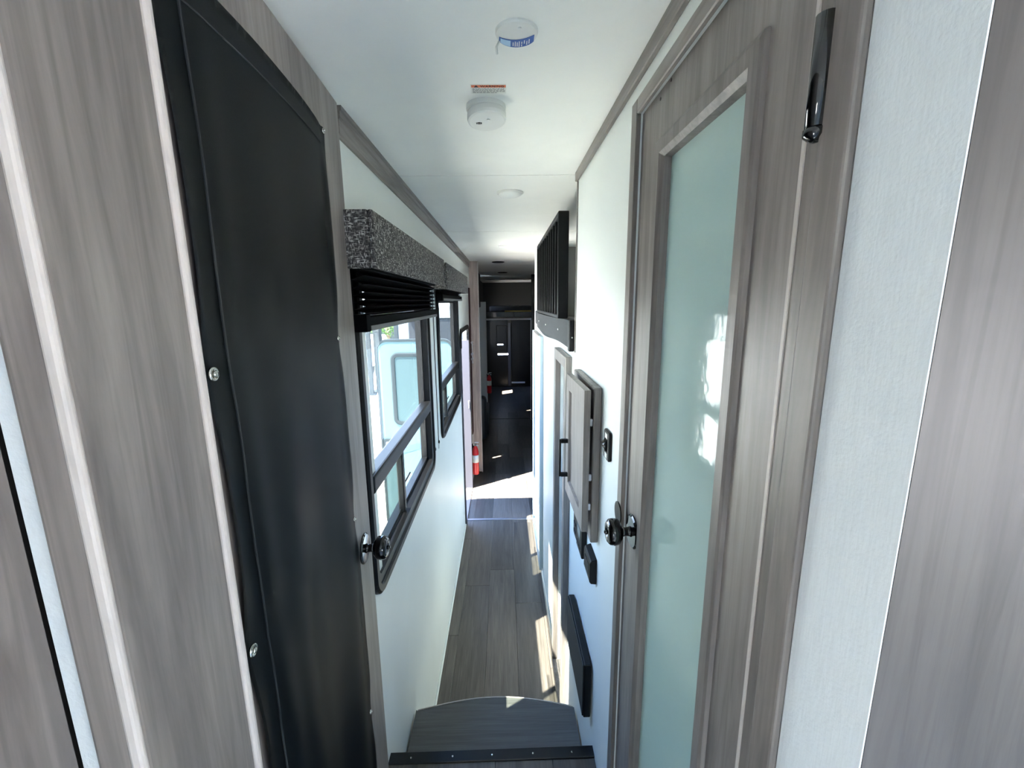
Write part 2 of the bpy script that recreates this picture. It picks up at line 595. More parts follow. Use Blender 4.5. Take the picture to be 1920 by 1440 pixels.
# outer shell
W1 = (1.315, 2.35, 1.36, 2.34)
W2 = (2.76, 3.88, 1.40, 2.29)
DR = (4.10, 4.97, -0.1, 1.96)
BW = (-0.44, -0.22, 1.5, 1.88)  # unseen bedroom opening, placed and sized to light the near end
wl = link('wall_left', wall(0, A - 0.05, A, -3.0, 5.45, -0.1, TOP + 0.03, [W1, W2, DR, BW]), M['white_wall'], None, 'white corridor wall with two black-framed windows and the entry opening', 'wall', kind='structure')
link('wall_right', wall(0, BX, BX + 0.05, 0.335, 4.15, -0.1, TOP, [(0.425, 1.0, DECK, 2.645), (1.91, 2.235, 0.12, 1.955), (1.785, 3.85, 2.10, TOP)]), M['white_wall'], None, 'white right wall carrying the switch and the grey cabinets', 'wall', kind='structure')
link('wall_outer_right', wall(0, 1.95, 2.0, -3.05, 11.5, -0.1, TOP + 0.03, [(-2.4, -0.95, 1.34, 2.2)]), M['white_wall'], None, 'far side wall of the coach', 'wall', kind='structure')  # its opening is added out of view as fill for the near end
link('wall_bedroom_rear', wall(1, -3.05, -3.0, -0.47, 1.95, 0.5, TOP + 0.03), M['white_wall'], None, 'wall behind the camera', 'wall', kind='structure')
link('wall_bath', B(BX + 0.05, 1.95, 1.70, 1.75, DECK - 0.1, TOP), M['white_wall'], None, 'bathroom partition', 'wall', kind='structure')
link('wall_loft_back', B(1.2, 1.25, 1.75, 4.1, 2.1, TOP), M['loft_wall'], None, 'grey back wall of the bunk loft', 'wall', kind='structure')
link('floor_loft', B(BX + 0.02, 1.25, 1.76, 4.13, 2.05, 2.11), M['loft_wall'], None, 'floor of the bunk loft', 'floor', kind='structure')
link('wall_loft_end', B(BX + 0.05, 1.95, 4.10, 4.15, -0.1, TOP), M['loft_wall'], None, 'white end wall of the bunk block', 'wall', kind='structure')
link('wall_front', wall(1, 0.29, 0.334, BX, 1.95, DECK, TOP), M['wood_shaded'], None, 'grey wood-grain panel at the far right edge, next to the pale wallpaper', 'wall', kind='structure')
link('wall_front_left', B(A + 0.0005, -0.402, -0.03, 0.336, DECK, TOP, 0.002, 1), M['wood'], None, 'grey wood-grain panel at the lower left corner, left of the dark gap', 'wall', kind='structure')
link('gap_shade', B(A + 0.0002, A + 0.0015, 0.337, 0.50, DECK, TOP), M['ink'], None, 'black strip for the shaded gap between the lower left panel and the pale strip', 'trim', kind='structure')  # black strip stands in for the shade inside the gap
link('trim_1', B(-0.4003, -0.370, 0.3368, 0.340, DECK, TOP), M['wallpaper'], None, 'narrow pale strip between the dark gap and the left door', 'trim', kind='structure')
link('wallpaper_strip', B(BX - 0.0015, BX - 0.0002, 0.2904, 0.383, DECK, TOP), M['wallpaper'], None, 'tall strip of pale woven wallpaper right of the frosted glass door', 'wallpaper', kind='structure')

# living area and garage
link('wall_slide', wall(0, -0.95, -0.90, 5.44, 8.1, -0.1, 2.17, [(5.50, 5.57, 1.60, 2.14)]), M['garage'], None, 'dim wall of the left slide-out', 'wall', kind='structure')
link('wall_partition', B(-0.469, -0.309, 5.43, 5.50, 0.025, TOP, 0.003, 1), M['wood_bounce'], None, 'grey wood partition standing behind the red extinguisher', 'wall', kind='structure')
link('trim_2', B(-0.315, -0.304, 5.424, 5.43, 0.02, TOP), M['wood_edge'], None, 'pale edge strip of the wood partition', 'trim', kind='structure')
link('wall_garage_left', wall(0, -0.58, -0.53, 8.14, 11.4, -0.1, TOP + 0.03, [(10.1, 10.5, 1.05, 1.75)]), M['garage'], None, 'dark left wall of the rear garage', 'wall', kind='structure')
link('wall_garage_upper', B(-0.47, -0.42, 5.5, 8.14, 2.16, TOP + 0.03), M['garage'], None, 'dim wall over the slide-out', 'wall', kind='structure')
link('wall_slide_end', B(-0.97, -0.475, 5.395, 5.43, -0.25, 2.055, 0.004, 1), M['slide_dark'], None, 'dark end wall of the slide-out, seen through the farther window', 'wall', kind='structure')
link('roof_slide', B(-0.99, -0.475, 5.38, 8.14, 2.06, 2.19, 0.01, 2), M['trailer'], None, 'pale roof edge of the slide-out, seen through the farther window', 'roof', kind='structure')
link('wall_slide_far', B(-0.95, -0.47, 8.10, 8.14, -0.1, 2.06), M['garage'], None, 'far end wall of the slide-out', 'wall', kind='structure')
link('floor_slide', B(-0.97, -0.47, 5.43, 8.14, -0.2, -0.12), M['dark_int'], None, 'underside of the slide-out', 'floor', kind='structure')
rear = link('wall_rear', wall(1, 11.4, 11.46, -0.6, 1.95, -0.1, TOP + 0.03, [(-0.18, -0.02, 1.125, 1.15), (-0.17, 0.15, 0.86, 0.90)]), M['garage'], None, 'dark rear wall at the end of the coach', 'wall', kind='structure')
link('wall_garage_right', B(0.515, 0.62, 8.08, 8.16, -0.0, TOP), M['ramp'], None, 'dark right jamb of the garage doorway', 'wall', kind='structure')
link('wall_garage_side', B(0.95, 1.0, 8.16, 11.4, -0.1, TOP), M['garage'], None, 'dark right wall of the rear garage', 'wall', kind='structure')
link('trim_3', B(0.50, 0.515, 8.05, 8.10, 0, 1.95), M['alu_white'], None, 'pale jamb edge of the garage doorway', 'trim', kind='structure')
link('wall_garage_jamb', B(-0.469, -0.325, 8.0, 8.09, 0, 2.254, 0.004, 1), M['pale'], None, 'tall pale panel left of the garage doorway behind the sofa arm', 'wall', kind='structure')
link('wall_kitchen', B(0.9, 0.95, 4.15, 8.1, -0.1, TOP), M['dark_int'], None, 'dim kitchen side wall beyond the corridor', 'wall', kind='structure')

# long trims
def molding(x0, x1, y0, y1, z0, z1, sgn):
    bm = NB()
    h = z1 - z0
    p = [(x0, z0), (x0 + sgn * 0.006, z0), (x0 + sgn * 0.010, z0 + h * 0.12), (x0 + sgn * 0.010, z0 + h * 0.55), (x0 + sgn * 0.014, z0 + h * 0.62), (x0 + sgn * 0.014, z0 + h * 0.80), (x0 + sgn * 0.018, z0 + h * 0.86), (x0 + sgn * 0.018, z1), (x0, z1)]
    return prism(p, 1, y0, y1)
link('trim_4', molding(A, 0, 1.20, 5.43, 2.668, TOP, 1), M['wood_y'], None, 'grey wood moulding along the top of the left wall', 'trim', kind='structure')
link('trim_5', B(BX - 0.012, BX, 0.33, 1.785, 2.706, TOP, 0.002, 1), M['wood_y'], None, 'thin grey moulding along the top of the right wall', 'trim', kind='structure')
link('trim_6', B(BX - 0.004, BX + 0.002, 1.772, 1.786, 2.04, 2.705), M['wood'], None, 'thin grey corner strip beside the loft railing', 'trim', kind='structure')
link('baseboard_left', B(A, A + 0.010, 1.30, 4.10, 0, 0.022, 0.003, 1), M['white_wall'], None, 'thin white strip along the foot of the left wall', 'baseboard', kind='structure')
link('baseboard_right', B(BX - 0.010, BX, 2.34, 4.14, 0, 0.07, 0.003, 1), M['base'], None, 'low beige skirting along the right wall', 'baseboard', kind='structure')

# ------------------------------------------------------------------ windows
def window(name, y0, y1, z0, z1, zr, post, label, near_sash):
    w = thing(name, label, 'window', (A, (y0 + y1) / 2, z0), kind='structure')
    link('window_frame', ring(y0, y1, z0, z1, 0.085, [(0.0, A), (0.002, A + 0.012), (0.010, A + 0.018), (0.030, A + 0.018), (0.036, A + 0.010), (0.062, A + 0.008), (0.070, A - 0.02), (0.085, A - 0.02), (0.085, A - 0.05), (0.0, A - 0.05)], 0, 8), M['window_frame'], w)
    link('mid_rail', B(A - 0.04, A + 0.012, y0 + 0.06, y1 - 0.06, zr - 0.030, zr + 0.030, 0.010, 3), M['window_frame'], w)
    link('upper_pane', B(A - 0.034, A - 0.030, y0 + 0.07, y1 - 0.07, zr + 0.02, z1 - 0.07), M['pane'], w)
    link('lower_pane', B(A - 0.034, A - 0.030, post - 0.005, y1 - 0.07, z0 + 0.07, zr - 0.02), M['pane'], w)
    link('sliding_pane', B(A - 0.024, A - 0.020, y0 + 0.07, post, z0 + 0.075, zr - 0.025), M['pane'], w)
    link('insect_screen', B(A - 0.010, A - 0.009, y0 + 0.07, post, z0 + 0.075, zr - 0.025), M['screen_mesh'], w)
    link('sash_post', B(A - 0.03, A - 0.004, post - 0.016, post + 0.016, z0 + 0.07, zr - 0.02, 0.004, 2), M['window_frame'], w)
    link('sash_rail', B(A - 0.026, A - 0.006, y0 + 0.07, post, zr - 0.046, zr - 0.024, 0.003, 1), M['window_frame'], w)
    link('latch_bar', tube([(A - 0.008, post + 0.01, z0 + 0.19), (A - 0.008, post + 0.12, z0 + 0.19)], 0.004), M['window_frame'], w)
    return w
window('window_1', 1.20, 2.38, 1.315, 2.385, 1.690, 1.70, 'black-framed sliding window nearest the black door cover', True)
window('window_2', 2.70, 3.90, 1.355, 2.33, 1.700, 3.09, 'black-framed sliding window farther along beside the entry opening', False)
portal((A - 0.06, 1.8, 1.86), (1, 0, 0), 1.0, 1.0)
portal((A - 0.06, 3.3, 1.86), (1, 0, 0), 1.0, 1.0)
portal((A - 0.06, 4.53, 0.95), (1, 0, 0), 0.9, 2.0)
portal((A - 0.06, -0.32, 1.70), (1, 0, 0), 0.25, 0.41)
portal((2.01, -1.675, 1.77), (-1, 0, 0), 1.5, 0.9)

# ------------------------------------------------------------------ left door with its vinyl cover
O = Vector((-0.341, 0.327, 0))
d_ = Vector((-0.05505, 0.99848, 0))
n_ = Vector((0.99848, 0.05505, 0))
DL = Matrix(((n_.x, d_.x, 0, O.x), (n_.y, d_.y, 0, O.y), (0, 0, 1, 0), (0, 0, 0, 1)))   # local (n, s, z)
dl = thing('door_1', 'grey wood door folded back on the left, buttoned under a black cover', 'door', tuple(DL @ Vector((-0.017, 0.4, 0.70))), kind='structure')
link('door_leaf', B(-0.034, 0.0, 0.0, 0.799, 0.70, 2.715, 0.004, 2), M['wood'], dl, xf=DL)
link('near_stile', B(-0.001, 0.007, 0.004, 0.152, 0.70, 2.713, 0.0035, 2), M['wood'], dl, xf=DL)
link('edge_band', B(-0.001, 0.012, 0.151, 0.162, 0.70, 2.713, 0.004, 2), M['wood_edge'], dl, label='pale rounded edge band', xf=DL)
link('hinge_edge_highlight', B(-0.003, 0.0085, -0.003, 0.0045, 0.70, 2.713, 0.003, 2), M['wood_edge'], dl, label='pale strip drawn as the highlight on the hinge-side edge', xf=DL)  # light caught by the rounded hinge edge, drawn as a pale strip

def knob_profile():
    return [(0.0, 0.0), (0.034, 0.0), (0.034, 0.003), (0.030, 0.006), (0.013, 0.007), (0.011, 0.012), (0.010, 0.020), (0.0125, 0.026), (0.014, 0.029)]
def knob(parent, c, ax, privacy=True):
    c = Vector(c)
    ax = Vector(ax).normalized()
    k = link('door_knob', lathe([(0.0, 0.026), (0.012, 0.026), (0.021, 0.029), (0.0295, 0.036), (0.0318, 0.047), (0.0295, 0.057), (0.023, 0.0625), (0.012, 0.063), (0.011, 0.060), (0.0, 0.060)], c, ax, 32), M['black_gloss'], parent, smooth=True)
    link('rose', lathe([(0.0, 0.0), (0.040, 0.0), (0.040, 0.003), (0.036, 0.006), (0.0, 0.0065)], c, ax, 36), M['black_gloss'], k)
    link('neck', lathe([(0.013, 0.006), (0.011, 0.010), (0.010, 0.020), (0.013, 0.028)], c, ax, 24), M['black_gloss'], k, smooth=True)
    link('lock_button', lathe([(0.0, 0.057), (0.005, 0.057), (0.005, 0.066), (0.003, 0.069), (0.0, 0.069)], c, ax, 12), M['black_gloss'], k, smooth=True)
    return k
knob(dl, DL @ Vector((0.0, 0.725, 1.608)), n_)

# the cover hangs on the door by snaps
SN_R = [(2.604, 0.660), (2.174, 0.641), (1.737, 0.640), (1.178, 0.644), (0.80, 0.644)]
SN_L = [(2.555, 0.178), (2.170, 0.178), (1.795, 0.178), (1.40, 0.178), (0.98, 0.178)]
def near_w(z, tab, w):
    return max(math.exp(-((z - t[0]) / w) ** 2) for t in tab)
def cover_n(s, z):
    t = (s - 0.163) / 0.48
    t = min(max(t, 0), 1)
    body = math.sin(PI * min(max(t, 0), 1)) ** 0.6
    low = 1 / (1 + math.exp((z - 2.0) * 6))
    n = 0.005 + 0.010 * body
    n += 0.010 * math.exp(-((s - 0.225) / 0.03) ** 2) * (0.25 + 0.75 * low) * (1 - 0.45 * near_w(z, SN_L, 0.05))
    n += 0.016 * math.exp(-((s - 0.32 - 0.03 * math.sin(z * 3.1)) / 0.06) ** 2) * low
    n += 0.013 * math.exp(-((s - 0.56 - 0.012 * math.sin(z * 4.0 + 1)) / 0.05) ** 2) * low * (0.6 + 0.4 * math.sin(z * 5.2))
    n -= 0.006 * math.exp(-((s - 0.44) / 0.05) ** 2) * low
    el = math.exp(-((s - 0.165) / 0.02) ** 2)
    n += 0.009 * el * (1 - near_w(z, SN_L, 0.07)) * (0.5 + 0.5 * low)
    er = math.exp(-((s - 0.645) / 0.015) ** 2)
    n += 0.007 * er * (1 - near_w(z, SN_R, 0.07))
    return max(n, 0.0045)
def interp(z, tab, sag):
    tab = sorted(tab)
    if z <= tab[0][0]: return tab[0][1]
    for (z0, s0), (z1, s1) in zip(tab, tab[1:]):
        if z <= z1:
            f = (z - z0) / (z1 - z0)
            return s0 + (s1 - s0) * f + sag * math.sin(PI * f)
    return tab[-1][1]
bm = NB()
NS, NZ = 56, 120
grid = []
for j in range(NZ + 1):
    f = j / NZ
    row = []
    for i in range(NS + 1):
        u = i / NS
        ztop = 2.610 + 0.006 * math.sin(PI * u) - 0.0 + (0.002 if u > 0.97 else 0)
        z = 0.72 + (ztop - 0.72) * f
        sl = interp(z, [(a, 0.166) for a, b in SN_L], 0.004)
        sr = interp(z, [(a, b + 0.010) for a, b in SN_R], -0.010)
        s = sl + (sr - sl) * u
        row.append(bm.verts.new((cover_n(s, z), s, z)))
    grid.append(row)
for j in range(NZ):
    for i in range(NS):
        bm.faces.new((grid[j][i], grid[j][i + 1], grid[j + 1][i + 1], grid[j + 1][i]))
bmesh.ops.solidify(bm, geom=bm.faces[:], thickness=0.0015)
cv = thing('vinyl_cover', 'black vinyl cover snapped over the left door, hanging in soft vertical folds', 'door cover', tuple(DL @ Vector((0.005, 0.40, 0.72))))
link('cover_sheet', bm, M['vinyl'], cv, smooth=True, xf=DL)
bm = NB()
for (ea, eb, za, zb) in ((0.205, 0.208, 0.74, 2.57),):
    pts = [(cover_n(ea, za + (zb - za) * k / 40) + 0.0012, ea + 0.002 * math.sin(k * 0.9), za + (zb - za) * k / 40) for k in range(41)]
    tube(pts, 0.0016, 6, bm)
link('side_hem', bm, M['vinyl_hem'], cv, xf=DL)
bm = NB()
tube([(cover_n(0.18 + 0.45 * k / 30, 2.575) + 0.0008, 0.19 + 0.44 * k / 30, 2.572 + 0.004 * math.sin(PI * k / 30)) for k in range(31)], 0.0012, 6, bm)
link('top_hem', bm, M['vinyl_hem'], cv, xf=DL)
for tab in (SN_R[:4], SN_L[1:4]):
    for z, s in tab:
        n0 = cover_n(s, z)
        big = 1.0 if s < 0.3 else 0.62
        c = DL @ Vector((n0, s, z))
        sn = link('snap', lathe([(0.0, -0.001), (0.0085 * big, -0.001), (0.009 * big, 0.001), (0.008 * big, 0.003), (0.0062 * big, 0.0032), (0.0055 * big, 0.0012), (0.0, 0.001)], c, n_, 20), M['chrome'], cv, smooth=True)
        link('snap_stud', lathe([(0.0, 0.0), (0.0038 * big, 0.001), (0.0042 * big, 0.004), (0.003 * big, 0.0055), (0.0, 0.0058)], c, n_, 14), M['chrome'], sn, smooth=True)

# ------------------------------------------------------------------ right door with frosted glass
dr = thing('door_2', 'grey wood bathroom door with a tall frosted green glass pane on the right', 'door', (BX + 0.015, 0.71, DECK), kind='structure')
link('door_leaf', wall(0, BX + 0.004, BX + 0.034, 0.428, 0.995, DECK + 0.005, 2.637, [(0.575, 0.855, 0.80, 2.515)]), M['wood'], dr)
link('glass_bead', ring(0.536, 0.890, 0.765, 2.548, 0.002, [(0.0, BX + 0.004), (0.002, BX - 0.002), (0.008, BX - 0.004), (0.028, BX - 0.004), (0.036, BX + 0.004), (0.038, BX + 0.022), (0.0, BX + 0.022)], 0, 1), M['wood'], dr)
link('frosted_pane', B(BX + 0.018, BX + 0.022, 0.57, 0.86, 0.79, 2.52), M['frosted'], dr, label='frosted green glass')
knob(dr, (BX + 0.003, 0.930, 1.712), (-1, 0, 0))
link('stile_groove', B(BX + 0.0025, BX + 0.0045, 0.455, 0.460, DECK + 0.01, 2.63), M['wood_edge'], dr)
hg = link('hinge', lathe([(0.0, 0.0), (0.009, 0.0), (0.009, 0.098), (0.0, 0.098)], (BX - 0.010, 0.424, 2.396), (0, 0, 1), 14), M['black_gloss'], dr, smooth=True, label='black barrel hinge')
link('hinge_leaf', B(BX - 0.004, BX - 0.001, 0.405, 0.424, 2.408, 2.494, 0.001, 1), M['black_gloss'], hg)
link('hinge_tip', lathe([(0.0, -0.006), (0.004, -0.005), (0.0098, 0.0), (0.0098, 0.006), (0.0, 0.006)], (BX - 0.010, 0.424, 2.396), (0, 0, 1), 14), M['black_gloss'], hg, smooth=True)
for y, z in ((0.889, 2.622), (0.838, 2.631)):
    link('screw_cap', lathe([(0.0, 0.0), (0.003, 0.0), (0.003, 0.001), (0.0, 0.0015)], (BX + 0.004, y, z), (-1, 0, 0), 10), M['dark_int'], dr)
cs = link('door_casing', B(BX - 0.010, BX, 0.994, 1.032, DECK, 2.668, 0.002, 1), M['wood'], dr)
link('casing_head', B(BX - 0.010, BX, 0.385, 0.994, 2.637, 2.668, 0.002, 1), M['wood_y'], dr)
link('casing_hinge_side', B(BX - 0.010, BX + 0.0, 0.383, 0.420, DECK, 2.6365, 0.003, 2), M['wood'], dr)
link('strike_plate', lathe([(0.0, 0.0), (0.0285, 0.0), (0.0285, 0.003), (0.0, 0.004)], (BX - 0.0102, 1.012, 1.718), (-1, 0, 0), 28), M['black'], dr, label='black half-round strike plate')
# bathroom behind the frosted glass
link('floor_bath', B(BX + 0.05, 1.95, 0.33, 1.70, DECK - 0.01, DECK), M['pale'], None, 'bathroom floor behind the frosted door', 'floor', kind='structure')

# ------------------------------------------------------------------ ceiling fittings
UP = Vector((0, 0, -1))
t = thing('gas_detector', 'round white ceiling disc with a peeling blue sticker, nearest the camera', 'detector', (0.031, 0.90, TOP))
link('body', lathe([(0.0, 0.0), (0.0395, 0.0), (0.0395, 0.003), (0.0380, 0.006), (0.0, 0.0065)], (0.031, 0.90, TOP), UP, 40), M['white_plastic'], t, smooth=False)
link('indicator', lathe([(0.0, 0.0), (0.003, 0.0), (0.003, 0.002), (0.0, 0.003)], (0.036, 0.878, TOP - 0.0065), UP, 10), M['light_lens'], t)
def band(r0, r1, a0, a1, z, n=24, c=(0.031, 0.90), th=0.0006):
    bm = NB()
    vs = []
    for k in range(n + 1):
        a = a0 + (a1 - a0) * k / n
        vs.append([bm.verts.new((c[0] + r * math.cos(a), c[1] + r * math.sin(a), zz)) for r, zz in ((r0, z), (r1, z), (r1, z - th), (r0, z - th))])
    for p, q in zip(vs, vs[1:]):
        for i in range(4):
            bm.faces.new((p[i], p[(i + 1) % 4], q[(i + 1) % 4], q[i]))
    bm.faces.new(vs[0])
    bm.faces.new(vs[-1])
    return bm
def sticker(a0, a1, f0, f1, th, n=20):
    """crescent between a flat inner arc and the rim of the disc"""
    bm = NB()
    cx, cy = 0.031, 0.90
    rows = []
    for k in range(n + 1):
        x = -0.034 + 0.068 * (a0 + (a1 - a0) * k / n)
        yo = math.sqrt(max(0.0375 ** 2 - x * x, 0))
        yi = 0.014 - 12 * x * x - 0.10 * x
        if yi > yo: yi = yo
        ya, yb = yi + (yo - yi) * f0, yi + (yo - yi) * f1
        def zz(y):
            r = math.hypot(x, y)
            return TOP - 0.0066
        rows.append([bm.verts.new((cx + x, cy + y, zz(y) - o)) for y, o in ((ya, 0), (yb, 0), (yb, th), (ya, th))])
    for p, q in zip(rows, rows[1:]):
        for i in range(4):
            bm.faces.new((p[i], p[(i + 1) % 4], q[(i + 1) % 4], q[i]))
    bm.faces.new(rows[0])
    bm.faces.new(rows[-1])
    return bm
st = link('sticker', sticker(0.02, 0.98, 0.0, 1.0, 0.0006), M['blue'], t, label='blue printed sticker')
link('sticker_panel', sticker(0.06, 0.34, 0.10, 0.92, 0.0010), M['paleblue'], st, label='pale blue printed panel')
bm = NB()
for a, f0, f1 in ((0.40, 0.3, 0.8), (0.46, 0.2, 0.85), (0.515, 0.3, 0.85), (0.57, 0.2, 0.9), (0.64, 0.3, 0.55), (0.64, 0.65, 0.9), (0.71, 0.2, 0.6), (0.78, 0.35, 0.85), (0.84, 0.25, 0.8)):
    merge(bm, sticker(a, a + 0.026, f0, f1, 0.0010, 3))
link('printing', bm, M['paper'], st, kind='stuff')
bm = NB()
tube([(-0.001, 0.915, TOP - 0.008), (-0.007, 0.925, TOP - 0.013), (-0.006, 0.938, TOP - 0.018)], 0.0022, 6, bm)
link('peeling_tab', bm, M['paper'], t)

t = thing('warning_label', 'small printed label with an orange band on the ceiling above the smoke alarm', 'label', (-0.028, 1.118, TOP))
link('label_sheet', B(-0.070, 0.013, 1.096, 1.140, TOP - 0.0006, TOP), M['paper'], t)
ob = link('orange_band', B(-0.068, 0.012, 1.099, 1.110, TOP - 0.0010, TOP - 0.0006), M['orange'], t)
FLIP = Matrix.Rotation(PI, 4, 'X')
link('lettering', text_mesh('\u25b2 WARNING', 0.0115, Matrix.Translation((-0.027, 1.1045, TOP - 0.0012)) @ FLIP), M['ink'], ob)
bm = NB()
for r in range(5):
    y = 1.1145 + r * 0.0048
    x = -0.066
    while x < 0.008 - (0.02 if r == 4 else 0):
        w = random.uniform(0.003, 0.010)
        B(x, min(x + w, 0.010), y, y + 0.0024, TOP - 0.0009, TOP - 0.0006, bm=bm)
        x += w + 0.0014
link('fine_print', bm, M['grey_ink'], t, kind='stuff')

t = thing('smoke_alarm', 'tilted white round smoke alarm hanging from its ceiling base', 'smoke alarm', (-0.038, 1.205, TOP))
link('base_plate', lathe([(0.0, 0.0), (0.050, 0.0), (0.050, 0.010), (0.047, 0.013), (0.0, 0.013)], (-0.038, 1.208, TOP), UP, 40), M['white_plastic'], t)
tilt = Vector((0.05, -0.13, -1)).normalized()
c0 = Vector((-0.037, 1.203, TOP - 0.012))
al = link('housing', lathe([(0.0, 0.003), (0.044, 0.003), (0.045, 0.008), (0.049, 0.009), (0.050, 0.020), (0.048, 0.026), (0.044, 0.028), (0.0, 0.0285)], c0, tilt, 44), M['white_plastic'], t, smooth=False)
cc = c0 + tilt * 0.0285
link('test_button', lathe([(0.0, 0.0), (0.0045, 0.0), (0.004, 0.0012), (0.0, 0.0014)], cc + Vector((0.004, -0.012, 0)), tilt, 14), M['light_lens'], al)
bm = NB()
for k in range(4):
    h = (0.004, 0.007, 0.007, 0.004)[k]
    B(-0.006 + k * 0.0038 - 0.0012, -0.006 + k * 0.0038 + 0.0012, -h / 2, h / 2, -0.0035, 0.001, bm=bm)
link('sounder_slots', bm, M['ink'], al, xf=Matrix.Translation(cc + Vector((-0.020, 0.003, 0))))

def dome(y, x, r, label):
    t = thing('ceiling_light', label, 'ceiling light', (x, y, TOP), group='round ceiling lights')
    link('trim_ring', lathe([(0.0, 0.0), (r, 0.0), (r, 0.004), (r * 0.94, 0.007), (r * 0.90, 0.007), (r * 0.90, 0.003), (0, 0.003)], (x, y, TOP), UP, 40), M['white_plastic'], t, smooth=False)
    link('lens', lathe([(r * 0.91, 0.003), (r * 0.86, 0.010), (r * 0.7, 0.016), (r * 0.4, 0.021), (0.0, 0.023)], (x, y, TOP), UP, 40), M['light_lens'], t, smooth=True)
dome(2.09, 0.036, 0.061, 'shallow white dome light on the ceiling beyond the smoke alarm')
dome(3.99, 0.014, 0.055, 'small white dome light on the ceiling farther down the corridor')
dome(8.2, 0.30, 0.09, 'faint white dome light near the rear end of the ceiling')
def speaker(y, x, r, label):
    t = thing('ceiling_speaker', label, 'speaker', (x, y, TOP), group='round black ceiling speakers')
    link('rim', lathe([(0.0, 0.0), (r, 0.0), (r, 0.006), (r * 0.88, 0.009), (r * 0.86, 0.004), (0.0, 0.004)], (x, y, TOP), UP, 36), M['black'], t)
    link('grille', lathe([(r * 0.86, 0.004), (r * 0.5, 0.009), (0.0, 0.010)], (x, y, TOP), UP, 30), M['charcoal'], t, smooth=True)
speaker(5.54, -0.06, 0.078, 'nearer round black speaker in the ceiling past the dome lights')
speaker(7.5, -0.011, 0.085, 'farther round black speaker in the ceiling close to the dark rear')

# ------------------------------------------------------------------ valances and blinds
def valance(y0, y1, z0, z1, label):
    t = thing('window_valance', label, 'valance', (A, (y0 + y1) / 2, z0), group='tweed window valances')
    link('front_board', B(A + 0.093, A + 0.105, y0, y1, z0, z1, 0.004, 2), M['tweed'], t)
    link('side_board', B(A + 0.001, A + 0.0925, y0, y0 + 0.012, z0, z1, 0.003, 2), M['tweed'], t)
    link('side_board', B(A + 0.001, A + 0.0925, y1 - 0.012, y1, z0, z1, 0.003, 2), M['tweed'], t)
    link('top_board', B(A + 0.001, A + 0.0925, y0 + 0.0125, y1 - 0.0125, z1 - 0.02, z1 - 0.008), M['black'], t)
valance(1.105, 2.385, 2.335, 2.474, 'grey tweed valance box above the nearer window, next to the black cover')
valance(2.49, 3.92, 2.325, 2.470, 'grey tweed valance box above the farther window')
def blind(y0, y1, ztop, zbot, npl, xm, amp, label, cords):
    t = thing('pleated_blind', label, 'blind', (xm, (y0 + y1) / 2, zbot), group='black pleated window blinds')
    link('head_rail', B(xm - 0.016, xm + 0.016, y0, y1, ztop, ztop + 0.02, 0.002, 1), M['blind'], t)
    bm = NB()
    zb = zbot + 0.038
    pts = []
    n = npl * 2
    zz = lambda k: ztop - (ztop - zb) * (k / n) ** (0.85)
    front = [(xm + (amp if k % 2 else -amp), zz(k)) for k in range(n + 1)]
    back = [(x - 0.0015, z) for x, z in front]
    va = [[bm.verts.new((x, y, z)) for x, z in front] for y in (y0 + 0.004, y1 - 0.004)]
    vb = [[bm.verts.new((x, y, z)) for x, z in back] for y in (y0 + 0.004, y1 - 0.004)]
    for k in range(n):
        bm.faces.new((va[0][k], va[0][k + 1], va[1][k + 1], va[1][k]))
        bm.faces.new((vb[0][k], vb[0][k + 1], vb[1][k + 1], vb[1][k]))
        for e in (0, 1):
            bm.faces.new((va[e][k], va[e][k + 1], vb[e][k + 1], vb[e][k]))
    link('pleats', bm, M['blind'], t)
    link('bottom_rail', B(xm - 0.018, xm + 0.018, y0, y1, zbot, zbot + 0.038, 0.003, 1), M['blind'], t)
    link('bottom_strip', B(xm + 0.0182, xm + 0.020, y0 + 0.03, y1 - 0.002, zbot, zbot + 0.013), M['rail_grey'], t, label='grey lower strip')
    link('end_cap', B(xm - 0.019, xm + 0.019, y0 - 0.006, y0 + 0.03, zbot - 0.002, zbot + 0.044, 0.002, 1), M['blind'], t)
    for y in cords:
        zend = 1.388 if y < 2.5 else 1.385
        cd = link('pull_cord', tube([(A + 0.004, y, ztop), (A + 0.004, y, zend + 0.02)], 0.0022, 6), M['blind'], t)
        link('tassel', lathe([(0.0, 0.0), (0.004, 0.002), (0.0055, 0.012), (0.003, 0.022), (0.0, 0.024)], (A + 0.006, y, zend), (0, 0, 1), 10), M['blind'], cd, smooth=True)
        link('tassel_end', tube([(A + 0.005, y, zend), (A + 0.005, y - 0.01, zend - 0.03)], 0.0012, 5), M['blind'], cd)
blind(1.13, 2.31, 2.335, 2.178, 6, -0.372, 0.017, 'black pleated blind half lowered over the nearer window', (2.43,))
blind(2.66, 3.88, 2.33, 2.262, 3, -0.385, 0.014, 'black pleated blind drawn up under the farther valance', (2.575,))

# ------------------------------------------------------------------ bunk loft rail and bowed board
t = thing('loft_railing', 'black slatted guard rail standing upright on the bunk loft edge', 'railing', (0.27, 2.6, 2.165))
link('near_post', B(0.248, 0.296, 2.00, 2.026, 2.1725, 2.643, 0.003, 1), M['black'], t)
link('far_post', B(0.248, 0.296, 3.22, 3.246, 2.1725, 2.643, 0.003, 1), M['black'], t)
link('top_rail', B(0.248, 0.296, 2.026, 3.22, 2.618, 2.643, 0.003, 1), M['black'], t)
link('bottom_rail', B(0.248, 0.296, 2.026, 3.22, 2.1725, 2.190, 0.003, 1), M['black'], t)
for k in range(10):
    y = 2.026 + (k + 1) * (3.22 - 2.026) / 11
    link('slat', B(0.250, 0.294, y - 0.008, y + 0.008, 2.190, 2.618, 0.002, 1), M['black'], t)

